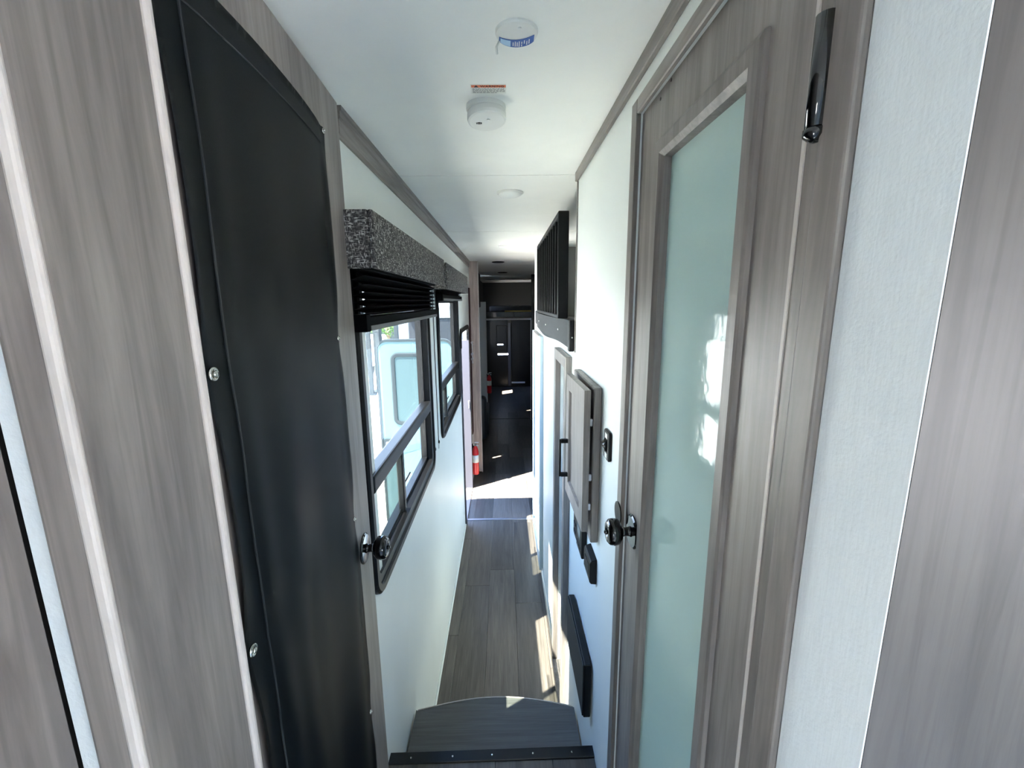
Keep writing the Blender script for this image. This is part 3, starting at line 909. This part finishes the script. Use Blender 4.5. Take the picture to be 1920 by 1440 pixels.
t = thing('loft_board', 'bowed charcoal board with a wavy lower edge and bright screws under the loft railing', 'board', (0.28, 2.8, 2.05))
bm = NB()
N = 40
rows = []
for k in range(N + 1):
    f = k / N
    y = 1.83 + (3.95 - 1.83) * f
    bow = 0.047 * (math.sin(PI * min(f * 1.15, 1)) ** 0.7 if f * 1.15 < 1 else 0)
    xf_ = BX - 0.008 - bow
    zb = 2.045 + 0.012 * math.sin(f * 13) * (1 - f) + (0.012 if f > 0.3 else 0.012 * f / 0.3)
    zt = 2.170
    rows.append([bm.verts.new(c) for c in ((xf_, y, zb), (xf_, y, zt), (BX + 0.02, y, zt), (BX + 0.02, y, zb))])
for p, q in zip(rows, rows[1:]):
    for i in range(4):
        bm.faces.new((p[i], p[(i + 1) % 4], q[(i + 1) % 4], q[i]))
bm.faces.new(rows[0])
bm.faces.new(rows[-1])
link('board_face', bm, M['charcoal'], t)
link('end_block', B(BX - 0.026, BX - 0.001, 1.80, 1.83, 2.040, 2.172, 0.004, 1), M['black'], t)
for f in (0.12, 0.32, 0.55):
    y = 1.83 + 2.12 * f
    bow = 0.047 * math.sin(PI * f * 1.15) ** 0.7
    link('screw', lathe([(0.0, 0.0), (0.005, 0.0), (0.005, 0.002), (0.003, 0.004), (0.0, 0.0045)], (BX - 0.008 - bow, y, 2.118), (-1, 0, 0), 12), M['chrome'], t, smooth=True, label='bright screw')
link('end_screw', lathe([(0.0, 0.0), (0.004, 0.0), (0.003, 0.003), (0.0, 0.003)], (BX - 0.012, 1.80, 2.10), (0, -1, 0), 12), M['chrome'], t, label='bright screw')

# ------------------------------------------------------------------ right wall cabinets
def boxed(parent, y0, y1, z0, z1, depth, m):
    x0 = BX + 0.03
    link('cavity_back', B(x0 + depth, x0 + depth + 0.01, y0, y1, z0, z1), m, parent)
    link('cavity_side', B(x0 - 0.028, x0 + depth, y0 - 0.01, y0, z0, z1), m, parent)
    link('cavity_side', B(x0 - 0.028, x0 + depth, y1, y1 + 0.01, z0, z1), m, parent)
    link('cavity_top', B(x0 - 0.028, x0 + depth, y0 - 0.01, y1 + 0.01, z1, z1 + 0.01), m, parent)
    link('cavity_floor', B(x0 - 0.028, x0 + depth, y0 - 0.01, y1 + 0.01, z0 - 0.01, z0), m, parent)
t = thing('tall_cabinet', 'tall open grey cabinet of shelves set into the right wall below the loft board', 'cabinet', (BX, 2.07, 0.08))
for nm, b in (('stile', (1.86, 1.91, 0.08, 2.01)), ('stile', (2.235, 2.285, 0.08, 2.01)), ('top_rail', (1.91, 2.235, 1.955, 2.01)), ('bottom_rail', (1.91, 2.235, 0.08, 0.13))):
    link(nm, B(BX - 0.030, BX - 0.0005, b[0], b[1], b[2], b[3], 0.0025, 1), M['wood'], t)
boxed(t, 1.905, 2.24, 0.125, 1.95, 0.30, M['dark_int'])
for k in range(9):
    z = 0.31 + k * 0.185
    s = link('shelf', B(BX + 0.035, BX + 0.325, 1.906, 2.239, z, z + 0.014, 0.002, 1), M['wood'], t)
    link('shelf_lip', B(BX + 0.022, BX + 0.034, 1.906, 2.239, z - 0.006, z + 0.030, 0.004, 2), M['shelf'], s, label='white shelf lip')

t = thing('control_cabinet', 'small grey wall cabinet with a shaker door ajar and a black bar handle', 'cabinet', (BX, 1.46, 1.47))
for nm, b in (('stile', (1.272, 1.32, 1.475, 1.99)), ('stile', (1.61, 1.655, 1.475, 1.99)), ('top_rail', (1.32, 1.61, 1.94, 1.99)), ('bottom_rail', (1.32, 1.61, 1.475, 1.525))):
    link(nm, B(BX - 0.025, BX - 0.0005, b[0], b[1], b[2], b[3], 0.003, 1), M['wood'], t)
link('back_panel', B(BX - 0.006, BX - 0.001, 1.32, 1.61, 1.525, 1.94), M['black'], t)
R = Matrix.Translation((0.262, 1.262, 0)) @ Matrix.Rotation(math.radians(1.2), 4, 'Z') @ Matrix.Translation((-0.262, -1.262, 0))
cd = link('cabinet_door', wall(0, 0.240, 0.260, 1.262, 1.585, 1.522, 1.985, [(1.312, 1.535, 1.572, 1.935)]), M['wood'], t, xf=R)
link('door_panel', B(0.249, 0.256, 1.305, 1.542, 1.565, 1.942), M['wood'], cd, xf=R)
link('door_bead', ring(1.312, 1.535, 1.572, 1.935, 0.001, [(0.0, 0.2402), (0.004, 0.2405), (0.008, 0.2488), (0.0, 0.2488)], 0, 1), M['wood'], cd, xf=R)
hb = B(0.207, 0.215, 1.535, 1.548, 1.595, 1.742, 0.002, 1)
B(0.2151, 0.240, 1.535, 1.548, 1.728, 1.742, bm=hb)
B(0.2151, 0.240, 1.535, 1.548, 1.595, 1.609, bm=hb)
link('bar_handle', hb, M['black'], cd, label='black bar handle', xf=R)
for z in (1.60, 1.70, 1.88):
    link('concealed_hinge', B(0.2605, 0.2715, 1.275, 1.295, z - 0.012, z + 0.012, 0.002, 1), M['alu'], t, label='steel hinge')

# switches and gauges
t = thing('light_switch', 'black rocker switch alone on the white wall left of the frosted door', 'switch', (BX, 1.168, 1.845))
link('switch_plate', plate(1.138, 1.200, 1.802, 1.888, 0.010, BX - 0.009, BX, 0, bev=0.002), M['black'], t)
link('rocker', prism([(BX - 0.009, 1.826), (BX - 0.014, 1.832), (BX - 0.020, 1.850), (BX - 0.010, 1.862), (BX - 0.009, 1.864)], 1, 1.158, 1.182), M['black_gloss'], t)
for z in (1.872, 1.814):
    link('legend_mark', B(BX - 0.0098, BX - 0.0090, 1.158, 1.182, z - 0.007, z + 0.007), M['white_plastic'], t, label='pale printed mark')

t = thing('keypad_control', 'small black control with round buttons, farthest of three under the cabinet', 'control', (BX, 1.61, 1.30))
link('case', plate(1.563, 1.655, 1.298, 1.392, 0.008, BX - 0.016, BX, 0, bev=0.002), M['black'], t)
for k in range(4):
    link('button', lathe([(0, 0), (0.008, 0), (0.007, 0.003), (0, 0.0035)], (BX - 0.016, 1.605 + (k % 2) * 0.025, 1.322 + (k // 2) * 0.034), (-1, 0, 0), 14), M['charcoal'], t)
t = thing('wall_thermostat', 'black thermostat with a grey display, middle of three under the cabinet', 'thermostat', (BX, 1.505, 1.30))
link('case', B(BX - 0.020, BX, 1.447, 1.560, 1.302, 1.418, 0.004, 2), M['black'], t)
link('display', B(BX - 0.0212, BX - 0.0200, 1.475, 1.535, 1.365, 1.405), M['screen_lit'], t, label='grey display')
for k in range(3):
    link('button', B(BX - 0.022, BX - 0.020, 1.473 + k * 0.024, 1.489 + k * 0.024, 1.325, 1.337, 0.001, 1), M['charcoal'], t)
t = thing('tank_monitor', 'black wedge-shaped monitor box nearest the frosted door, right of the thermostat', 'monitor', (BX, 1.325, 1.31))
link('case', prism([(BX, 1.412), (BX - 0.020, 1.405), (BX - 0.024, 1.396), (BX - 0.024, 1.330), (BX - 0.018, 1.322), (BX, 1.320)], 1, 1.276, 1.378, bev=0.0015), M['black'], t)
link('display', B(BX - 0.0252, BX - 0.024, 1.296, 1.358, 1.345, 1.385), M['screen'], t, label='dark display')

t = thing('wall_slab', 'plain black slab panel low on the right wall above the step', 'panel', (BX, 1.48, 0.77))
link('slab_body', B(BX - 0.030, BX - 0.004, 1.292, 1.668, 0.772, 0.992, 0.004, 2), M['black'], t)
link('slab_face', B(BX - 0.034, BX - 0.0302, 1.296, 1.664, 0.776, 0.988, 0.0015, 1), M['charcoal'], t)

# far tall framed panel on the right wall
t = thing('framed_panel', 'tall wood-framed pale panel at the far end of the right wall', 'panel', (BX, 3.6, 0.03))
for nm, b in (('stile', (3.22, 3.36, 0.05, 1.99)), ('stile', (3.93, 4.05, 0.05, 1.99)), ('top_rail', (3.36, 3.93, 1.86, 1.99)), ('bottom_rail', (3.36, 3.93, 0.05, 0.15))):
    link(nm, B(BX - 0.028, BX - 0.0005, b[0], b[1], b[2], b[3], 0.003, 1), M['wood'] if nm == 'top_rail' else M['pale_blue'], t)
link('centre_panel', B(BX - 0.012, BX - 0.0005, 3.36, 3.93, 0.15, 1.86), M['pale_blue'], t)

# ------------------------------------------------------------------ step down
t = thing('entry_step', 'dark grey wood-look step tread with a bowed front edge', 'step', (-0.06, 1.45, 0.0))
pts = [(-0.412, 1.238), (0.290, 1.238), (0.290, 1.605)]
for k in range(17):
    f = k / 16
    pts.append((0.285 - 0.690 * f, 1.607 + 0.055 * math.sin(PI * f) - 0.0 * f))
pts.append((-0.412, 1.612))
link('tread', prism(pts, 2, 0.445, 0.472), M['plank_x'], t)
link('front_band', prism([(x, y + 0.0015) for x, y in pts[3:-1]] + [(x, y + 0.006) for x, y in reversed(pts[3:-1])], 2, 0.440, 0.4735), M['wood_edge'], t, label='pale front edge band')
link('riser', B(-0.40, 0.278, 1.25, 1.56, 0.0, 0.4445), M['white_wall'], t)
link('wall_step_riser', B(A, BX, 1.205, 1.235, 0.0, 0.56), M['plank_x'], None, 'riser under the black nosing bar', 'riser', kind='structure')
t = thing('nosing_bar', 'black metal nosing bar screwed along the upper floor edge', 'nosing', (-0.06, 1.25, DECK))
bar = NB()
B(-0.424, 0.303, 1.222, 1.262, DECK - 0.001, DECK + 0.006, 0.002, 1, bm=bar)
B(-0.424, 0.303, 1.2565, 1.262, DECK - 0.035, DECK - 0.0012, bm=bar)
ROT = Matrix.Translation((-0.06, 1.245, 0)) @ Matrix.Rotation(math.radians(0.5), 4, 'Z') @ Matrix.Translation((0.06, -1.245, 0))
link('angle', bar, M['black_bar'], t, xf=ROT)
for x in (-0.345, -0.20, -0.062, 0.082, 0.22):
    link('screw', lathe([(0, 0), (0.0035, 0), (0.0028, 0.0016), (0, 0.002)], ROT @ Vector((x, 1.240, DECK + 0.006)), (0, 0, 1), 12), M['chrome'], t, label='steel screw head')

link('threshold_strip', B(A + 0.002, BX + 0.09, 4.165, 4.20, 0.0005, 0.006, 0.002, 1), M['alu'], None, 'bright metal strip across the floor at the end of the corridor', 'threshold')

# ------------------------------------------------------------------ entry opening
ef = thing('door_3', 'entry door frame with rounded black top corners in the left wall', 'door frame', (A, 4.53, 0.0), kind='structure')
def uframe(y0, y1, z0, z1, r, prof, n=8):
    bm = NB()
    loops = []
    for ins, x in prof:
        a, b, c, rr = y0 + ins, y1 - ins, z1 - ins, max(r - ins, 0.004)
        L = [(a, z0)]
        for k in range(n + 1):
            an = PI - PI / 2 * k / n
            L.append((a + rr + rr * math.cos(an), c - rr + rr * math.sin(an)))
        for k in range(n + 1):
            an = PI / 2 - PI / 2 * k / n
            L.append((b - rr + rr * math.cos(an), c - rr + rr * math.sin(an)))
        L.append((b, z0))
        loops.append([bm.verts.new((x, y, z)) for y, z in L])
    m = len(loops)
    for k in range(m):
        p, q = loops[k], loops[(k + 1) % m]
        for i in range(len(p) - 1):
            bm.faces.new((p[i], p[i + 1], q[i + 1], q[i]))
    bm.faces.new([l[0] for l in loops])
    bm.faces.new([l[-1] for l in loops])
    return bm
PF = [(0.0, A), (0.0, A + 0.016), (0.010, A + 0.020), (0.036, A + 0.020), (0.045, A + 0.014), (0.045, A - 0.012), (0.0, A - 0.012)]
link('frame_cap', uframe(4.055, 5.015, 1.82, 2.00, 0.11, PF), M['black'], ef, label='black rounded head of the frame')
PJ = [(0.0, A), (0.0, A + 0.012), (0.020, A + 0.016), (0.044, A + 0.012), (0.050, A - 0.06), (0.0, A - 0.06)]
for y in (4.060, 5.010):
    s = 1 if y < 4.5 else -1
    link('jamb', prism([(x if x > A - 0.05 or s > 0 else A - 0.115, y + s * i) for i, x in PJ], 2, 0.0, 1.82), M['jamb'], ef, label='pale metal jamb, coloured dark as in shade')
link('sill', B(A - 0.06, A + 0.012, 4.11, 4.96, 0.0, 0.012, 0.003, 1), M['alu'], ef)
link('strike', B(A - 0.01, A + 0.004, 4.945, 4.9585, 1.02, 1.11, 0.002, 1), M['alu'], ef, label='steel strike')

# open leaf, swung a quarter turn outwards
od = thing('door_4', 'white entry door standing open outside, seen through the windows', 'door', (-0.84, 4.1, -0.02), kind='structure')
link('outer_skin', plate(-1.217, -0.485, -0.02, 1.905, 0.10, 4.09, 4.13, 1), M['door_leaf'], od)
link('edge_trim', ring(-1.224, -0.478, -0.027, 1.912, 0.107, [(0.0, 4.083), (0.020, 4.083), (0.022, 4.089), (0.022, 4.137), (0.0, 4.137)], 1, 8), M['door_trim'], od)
link('window_trim', ring(-1.085, -0.63, 1.075, 1.785, 0.07, [(0.0, 4.0895), (0.0, 4.080), (0.012, 4.074), (0.036, 4.076), (0.040, 4.0895)], 1, 8), M['door_trim'], od)
link('window_glass', plate(-1.047, -0.668, 1.113, 1.747, 0.035, 4.084, 4.0885, 1), M['door_glass'], od)
lt = link('latch', plate(-1.196, -1.082, 0.795, 0.935, 0.02, 4.072, 4.0895, 1), M['door_trim'], od, label='grey latch plate')
link('latch_paddle', plate(-1.175, -1.105, 0.82, 0.91, 0.01, 4.064, 4.0715, 1), M['post'], lt)
link('lock_dot', lathe([(0, 0), (0.010, 0), (0.010, 0.003), (0, 0.003)], (-1.14, 4.064, 0.89), (0, -1, 0), 12), M['chrome'], lt)
link('side_stripe', prism([(-1.03, 0.775), (-0.50, 0.925), (-0.50, 0.985), (-1.03, 0.835)], 1, 4.087, 4.0895), M['stripe'], od, label='blue stripe')

# extinguishers
def extinguisher(c, r, h, label, lean=0):
    x, y, z = c
    t = thing('fire_extinguisher', label, 'extinguisher', c, group='red fire extinguishers')
    link('cylinder', lathe([(0, 0), (r * 0.9, 0), (r, r * 0.15), (r, h * 0.66), (r * 0.94, h * 0.72), (r * 0.70, h * 0.80), (r * 0.42, h * 0.85), (r * 0.38, h * 0.88), (0, h * 0.88)], c, (0, 0, 1), 28), M['red'], t, smooth=True)
    link('label_band', lathe([(r * 1.012, h * 0.37), (r * 1.012, h * 0.60)], c, (0, 0, 1), 28), M['paper'], t, smooth=True, label='white label band')
    link('valve', lathe([(0, h * 0.87), (r * 0.42, h * 0.87), (r * 0.42, h * 0.93), (r * 0.26, h * 0.94), (0, h * 0.94)], c, (0, 0, 1), 16), M['chrome'], t)
    lv = B(x - r * 0.2, x + r * 1.05, y - r * 0.2, y + r * 0.2, z + h * 0.955, z + h * 0.985)
    link('lever', lv, M['alu_white'], t)
    link('grip', prism([(x - r * 0.6, z + h * 0.90), (x + r * 1.0, z + h * 0.86), (x + r * 1.05, z + h * 0.885), (x - r * 0.5, z + h * 0.935)], 1, y - r * 0.18, y + r * 0.18), M['alu_white'], t)
    link('gauge', lathe([(0, 0), (r * 0.3, 0), (r * 0.3, r * 0.2), (0, r * 0.22)], (x - r * 0.35, y - r * 0.1, z + h * 0.91), (-0.5, -1, 0), 14), M['white_plastic'], t)
    link('wall_bracket', B(x - r * 1.08, x + r * 0.2, y + r * 0.97, y + r * 1.1, z + h * 0.2, z + h * 0.9), M['black'], t)
extinguisher((-0.372, 5.07, 0.145), 0.040, 0.42, 'red fire extinguisher with a white label, sunlit beside the entry opening')
extinguisher((-0.288, 7.95, 0.56), 0.042, 0.40, 'dim red fire extinguisher on the pale panel near the garage')

# dark red strip and cable loops
t = thing('curtain_strip', 'narrow dark red strip hanging on the wall above the near extinguisher', 'strip', (A, 5.32, 0.60))
bm = NB()
pl = []
for k in range(9):
    pl.append((A + 0.004 + 0.008 * (k % 2), 5.24 + k * 0.018))
poly = pl + [(x + 0.002, y) for x, y in reversed(pl)]
link('pleated_cloth', prism([(p[0], p[1]) for p in pl] + [(A + 0.001, 5.384), (A + 0.001, 5.24)], 2, 0.60, 2.42), M['burgundy'], t)
t = thing('cable_loop', 'curled pale wire loops tied across the dark red strip', 'wire', (A + 0.015, 5.3, 1.52))
bm = NB()
for zc, rr in ((1.75, 0.03), (1.60, 0.05), (1.54, 0.045)):
    tube([(A + 0.026 + 0.008 * math.sin(a * 2), 5.30 + rr * math.cos(a), zc + rr * 0.7 * math.sin(a)) for a in [i * 0.35 for i in range(15)]], 0.006, 6, bm)
tube([(A + 0.022, 5.30, 1.77), (A + 0.026, 5.33, 1.68), (A + 0.022, 5.29, 1.58)], 0.004, 6, bm)
link('wire', bm, M['alu_white'], t)

# sofa arm
t = thing('sofa', 'dark leather sofa whose arm shows at the left behind the wood partition', 'sofa', (-0.58, 7.25, 0))
link('arm', B(-0.88, -0.30, 6.75, 6.98, 0.02, 0.74, 0.07, 5), M['leather'], t, smooth=True)
link('seat', B(-0.88, -0.285, 6.99, 7.75, 0.02, 0.44, 0.04, 4), M['leather'], t, smooth=True)
link('backrest', B(-0.895, -0.70, 6.99, 7.75, 0.441, 0.95, 0.05, 4), M['leather'], t, smooth=True)

# rear: header bar, bunk, ramp door
link('header_bar', B(-0.325, 0.515, 8.085, 8.115, 1.915, 1.945, 0.003, 1), M['alu_white'], None, 'thin pale bar spanning the dark garage doorway', 'bar')
t = thing('garage_bunk', 'dark raised bunk hanging at the rear above the garage doorway', 'bunk', (0.2, 9.2, 1.95))
link('bunk_panel', B(-0.50, 0.19, 8.35, 10.2, 1.96, 2.06, 0.005, 1), M['ramp'], t)
link('bunk_panel', B(0.195, 0.93, 8.35, 10.2, 1.96, 2.06, 0.005, 1), M['ramp'], t)
link('mattress', B(-0.28, 0.90, 8.5, 10.1, 2.0605, 2.17, 0.03, 3), M['dark_int'], t)
link('yellow_slat', B(0.02, 0.62, 8.36, 8.40, 2.0605, 2.085), M['yellow'], t, label='yellowish wooden slat')
rd = thing('door_5', 'black rear ramp door with two leaves and a grey centre post', 'door', (0.15, 11.36, 0), kind='structure')
link('leaf', wall(1, 11.36, 11.39, -0.50, 0.09, 0.02, 1.78, [(-0.19, 0.165, 0.855, 0.905), (-0.19, 0.0, 1.12, 1.155)]), M['ramp'], rd)
link('leaf', B(0.20, 0.93, 11.36, 11.39, 0.02, 1.78, 0.004, 1), M['ramp'], rd)
link('centre_post', B(0.105, 0.178, 11.34, 11.385, 0.02, 1.70, 0.004, 1), M['post'], rd)
link('window_frame', ring(-0.20, 0.085, 0.93, 1.65, 0.02, [(0.0, 11.359), (0.0, 11.345), (0.02, 11.345), (0.02, 11.359)], 1, 4), M['black'], rd)
link('sill_rail', B(0.19, 0.55, 11.33, 11.358, 0.10, 0.14, 0.003, 1), M['alu_white'], rd)
link('garage_door_stop', lathe([(0, 0), (0.012, 0), (0.012, 0.03), (0, 0.03)], (0.509, 8.05, 1.05), (0, -1, 0), 12), M['alu'], None, 'small bright latch on the garage doorway jamb', 'latch')

# ------------------------------------------------------------------ outside
link('ground', B(-90, 70, -60, 120, -1.0, -0.95), M['gravel'], None, 'pale sunlit gravel lot outside the windows', 'ground', kind='structure')
t = thing('parked_car', 'small white parked car seen low through the nearer window', 'car', (-6.9, 21.0, -0.95))
cx, cy = -6.9, 21.0
def carbox(pts, y0, y1): return prism(pts, 1, y0, y1)
link('body', prism([(cx - 0.9, -0.60), (cx + 0.9, -0.60), (cx + 0.9, 0.0), (cx + 0.78, 0.10), (cx + 0.62, 0.62), (cx - 0.62, 0.62), (cx - 0.78, 0.10), (cx - 0.9, 0.0)], 1, cy - 2.1, cy + 2.1, bev=0.05), M['door_ext'], t)
link('windscreen', prism([(cx - 0.66, 0.12), (cx + 0.66, 0.12), (cx + 0.54, 0.55), (cx - 0.54, 0.55)], 1, cy - 2.12, cy - 2.10), M['screen'], t)
link('bumper', B(cx - 0.88, cx + 0.88, cy - 2.2, cy - 2.1, -0.68, -0.42, 0.03, 2), M['shed'], t)
for sx in (-0.75, 0.75):
    for sy in (-1.35, 1.35):
        link('wheel', lathe([(0, -0.1), (0.30, -0.1), (0.33, -0.06), (0.33, 0.06), (0.30, 0.1), (0, 0.1)], (cx + sx, cy + sy, -0.62), (1, 0, 0), 20), M['tyre'], t)
def post(x, y, w, h, label, m='door_trim'):
    t = thing('canopy_post', label, 'post', (x, y, -0.95), group='canopy posts in the lot')
    link('shaft', B(x - w / 2, x + w / 2, y - w / 2, y + w / 2, -0.95, h, 0.01, 1), M[m], t)
    link('foot_plate', B(x - w, x + w, y - w, y + w, -0.95, -0.90), M[m], t)
post(-4.70, 15.0, 0.14, 2.3, 'pale slim post beside the parked car')
post(-4.55, 15.6, 0.25, 2.6, 'wide grey post left of the tree')
post(-3.77, 15.2, 0.14, 2.6, 'grey post right of the tree')
link('canopy_beam', B(-5.2, -2.6, 14.9, 15.9, 2.605, 2.9), M['post'], None, 'grey canopy beam carried by the posts in the lot', 'beam')
t = thing('parked_trailer', 'pale blue-white trailer parked behind the canopy posts', 'trailer', (-4.85, 23.5, -0.95))
link('shell', B(-5.35, -4.45, 21.5, 26.5, -0.4, 2.2, 0.12, 3), M['trailer'], t)
link('skirt', B(-5.30, -4.50, 21.55, 26.4, -0.55, -0.401), M['shed'], t)
for y in (23.0, 24.0):
    link('wheel', lathe([(0, -0.1), (0.33, -0.1), (0.33, 0.1), (0, 0.1)], (-5.30, y, -0.62), (1, 0, 0), 20), M['tyre'], t)
t = thing('open_shed', 'dark grey shed under a pale overhanging roof, seen through the farther window', 'shed', (-2.4, 20.5, -0.95))
link('shed_wall', B(-4.40, -0.4, 20.0, 21.0, -0.95, 1.66, 0.03, 1), M['shed'], t)
link('shed_roof', B(-4.45, -0.35, 17.9, 21.2, 1.665, 1.93, 0.03, 1), M['trailer'], t, label='pale roof with an overhang added for shade')  # overhang added to keep direct sun off the shed wall
link('long_shed', B(-16.0, -7.9, 33.0, 35.0, -0.95, 1.5, 0.03, 1), M['door_trim'], None, 'long pale grey shed at the back of the lot', 'shed')
t = thing('leafy_tree', 'bright green leafy tree between the canopy posts', 'tree', (-7.35, 27.5, -0.95))
link('trunk', lathe([(0.16, 0), (0.12, 1.2), (0.06, 2.4)], (-7.35, 27.5, -0.95), (0, 0, 1), 10), M['bark'], t)
bm = NB()
rnd = random.Random(3)
for k in range(1500):
    while True:
        p = Vector((rnd.uniform(-1, 1), rnd.uniform(-1, 1), rnd.uniform(-1, 1)))
        if p.length < 1: break
    c = Vector((-7.35 + p.x * 1.4, 27.5 + p.y * 1.4, 1.45 + p.z * 1.45))
    u = Vector((rnd.gauss(0, 1), rnd.gauss(0, 1), rnd.gauss(0, 1))).normalized()
    v = u.orthogonal().normalized()
    s = rnd.uniform(0.06, 0.13)
    q = [bm.verts.new(c + u * s), bm.verts.new(c + v * s * 0.5), bm.verts.new(c - u * s), bm.verts.new(c - v * s * 0.5)]
    bm.faces.new(q)
link('foliage', bm, M['leaf'], t, kind='stuff')
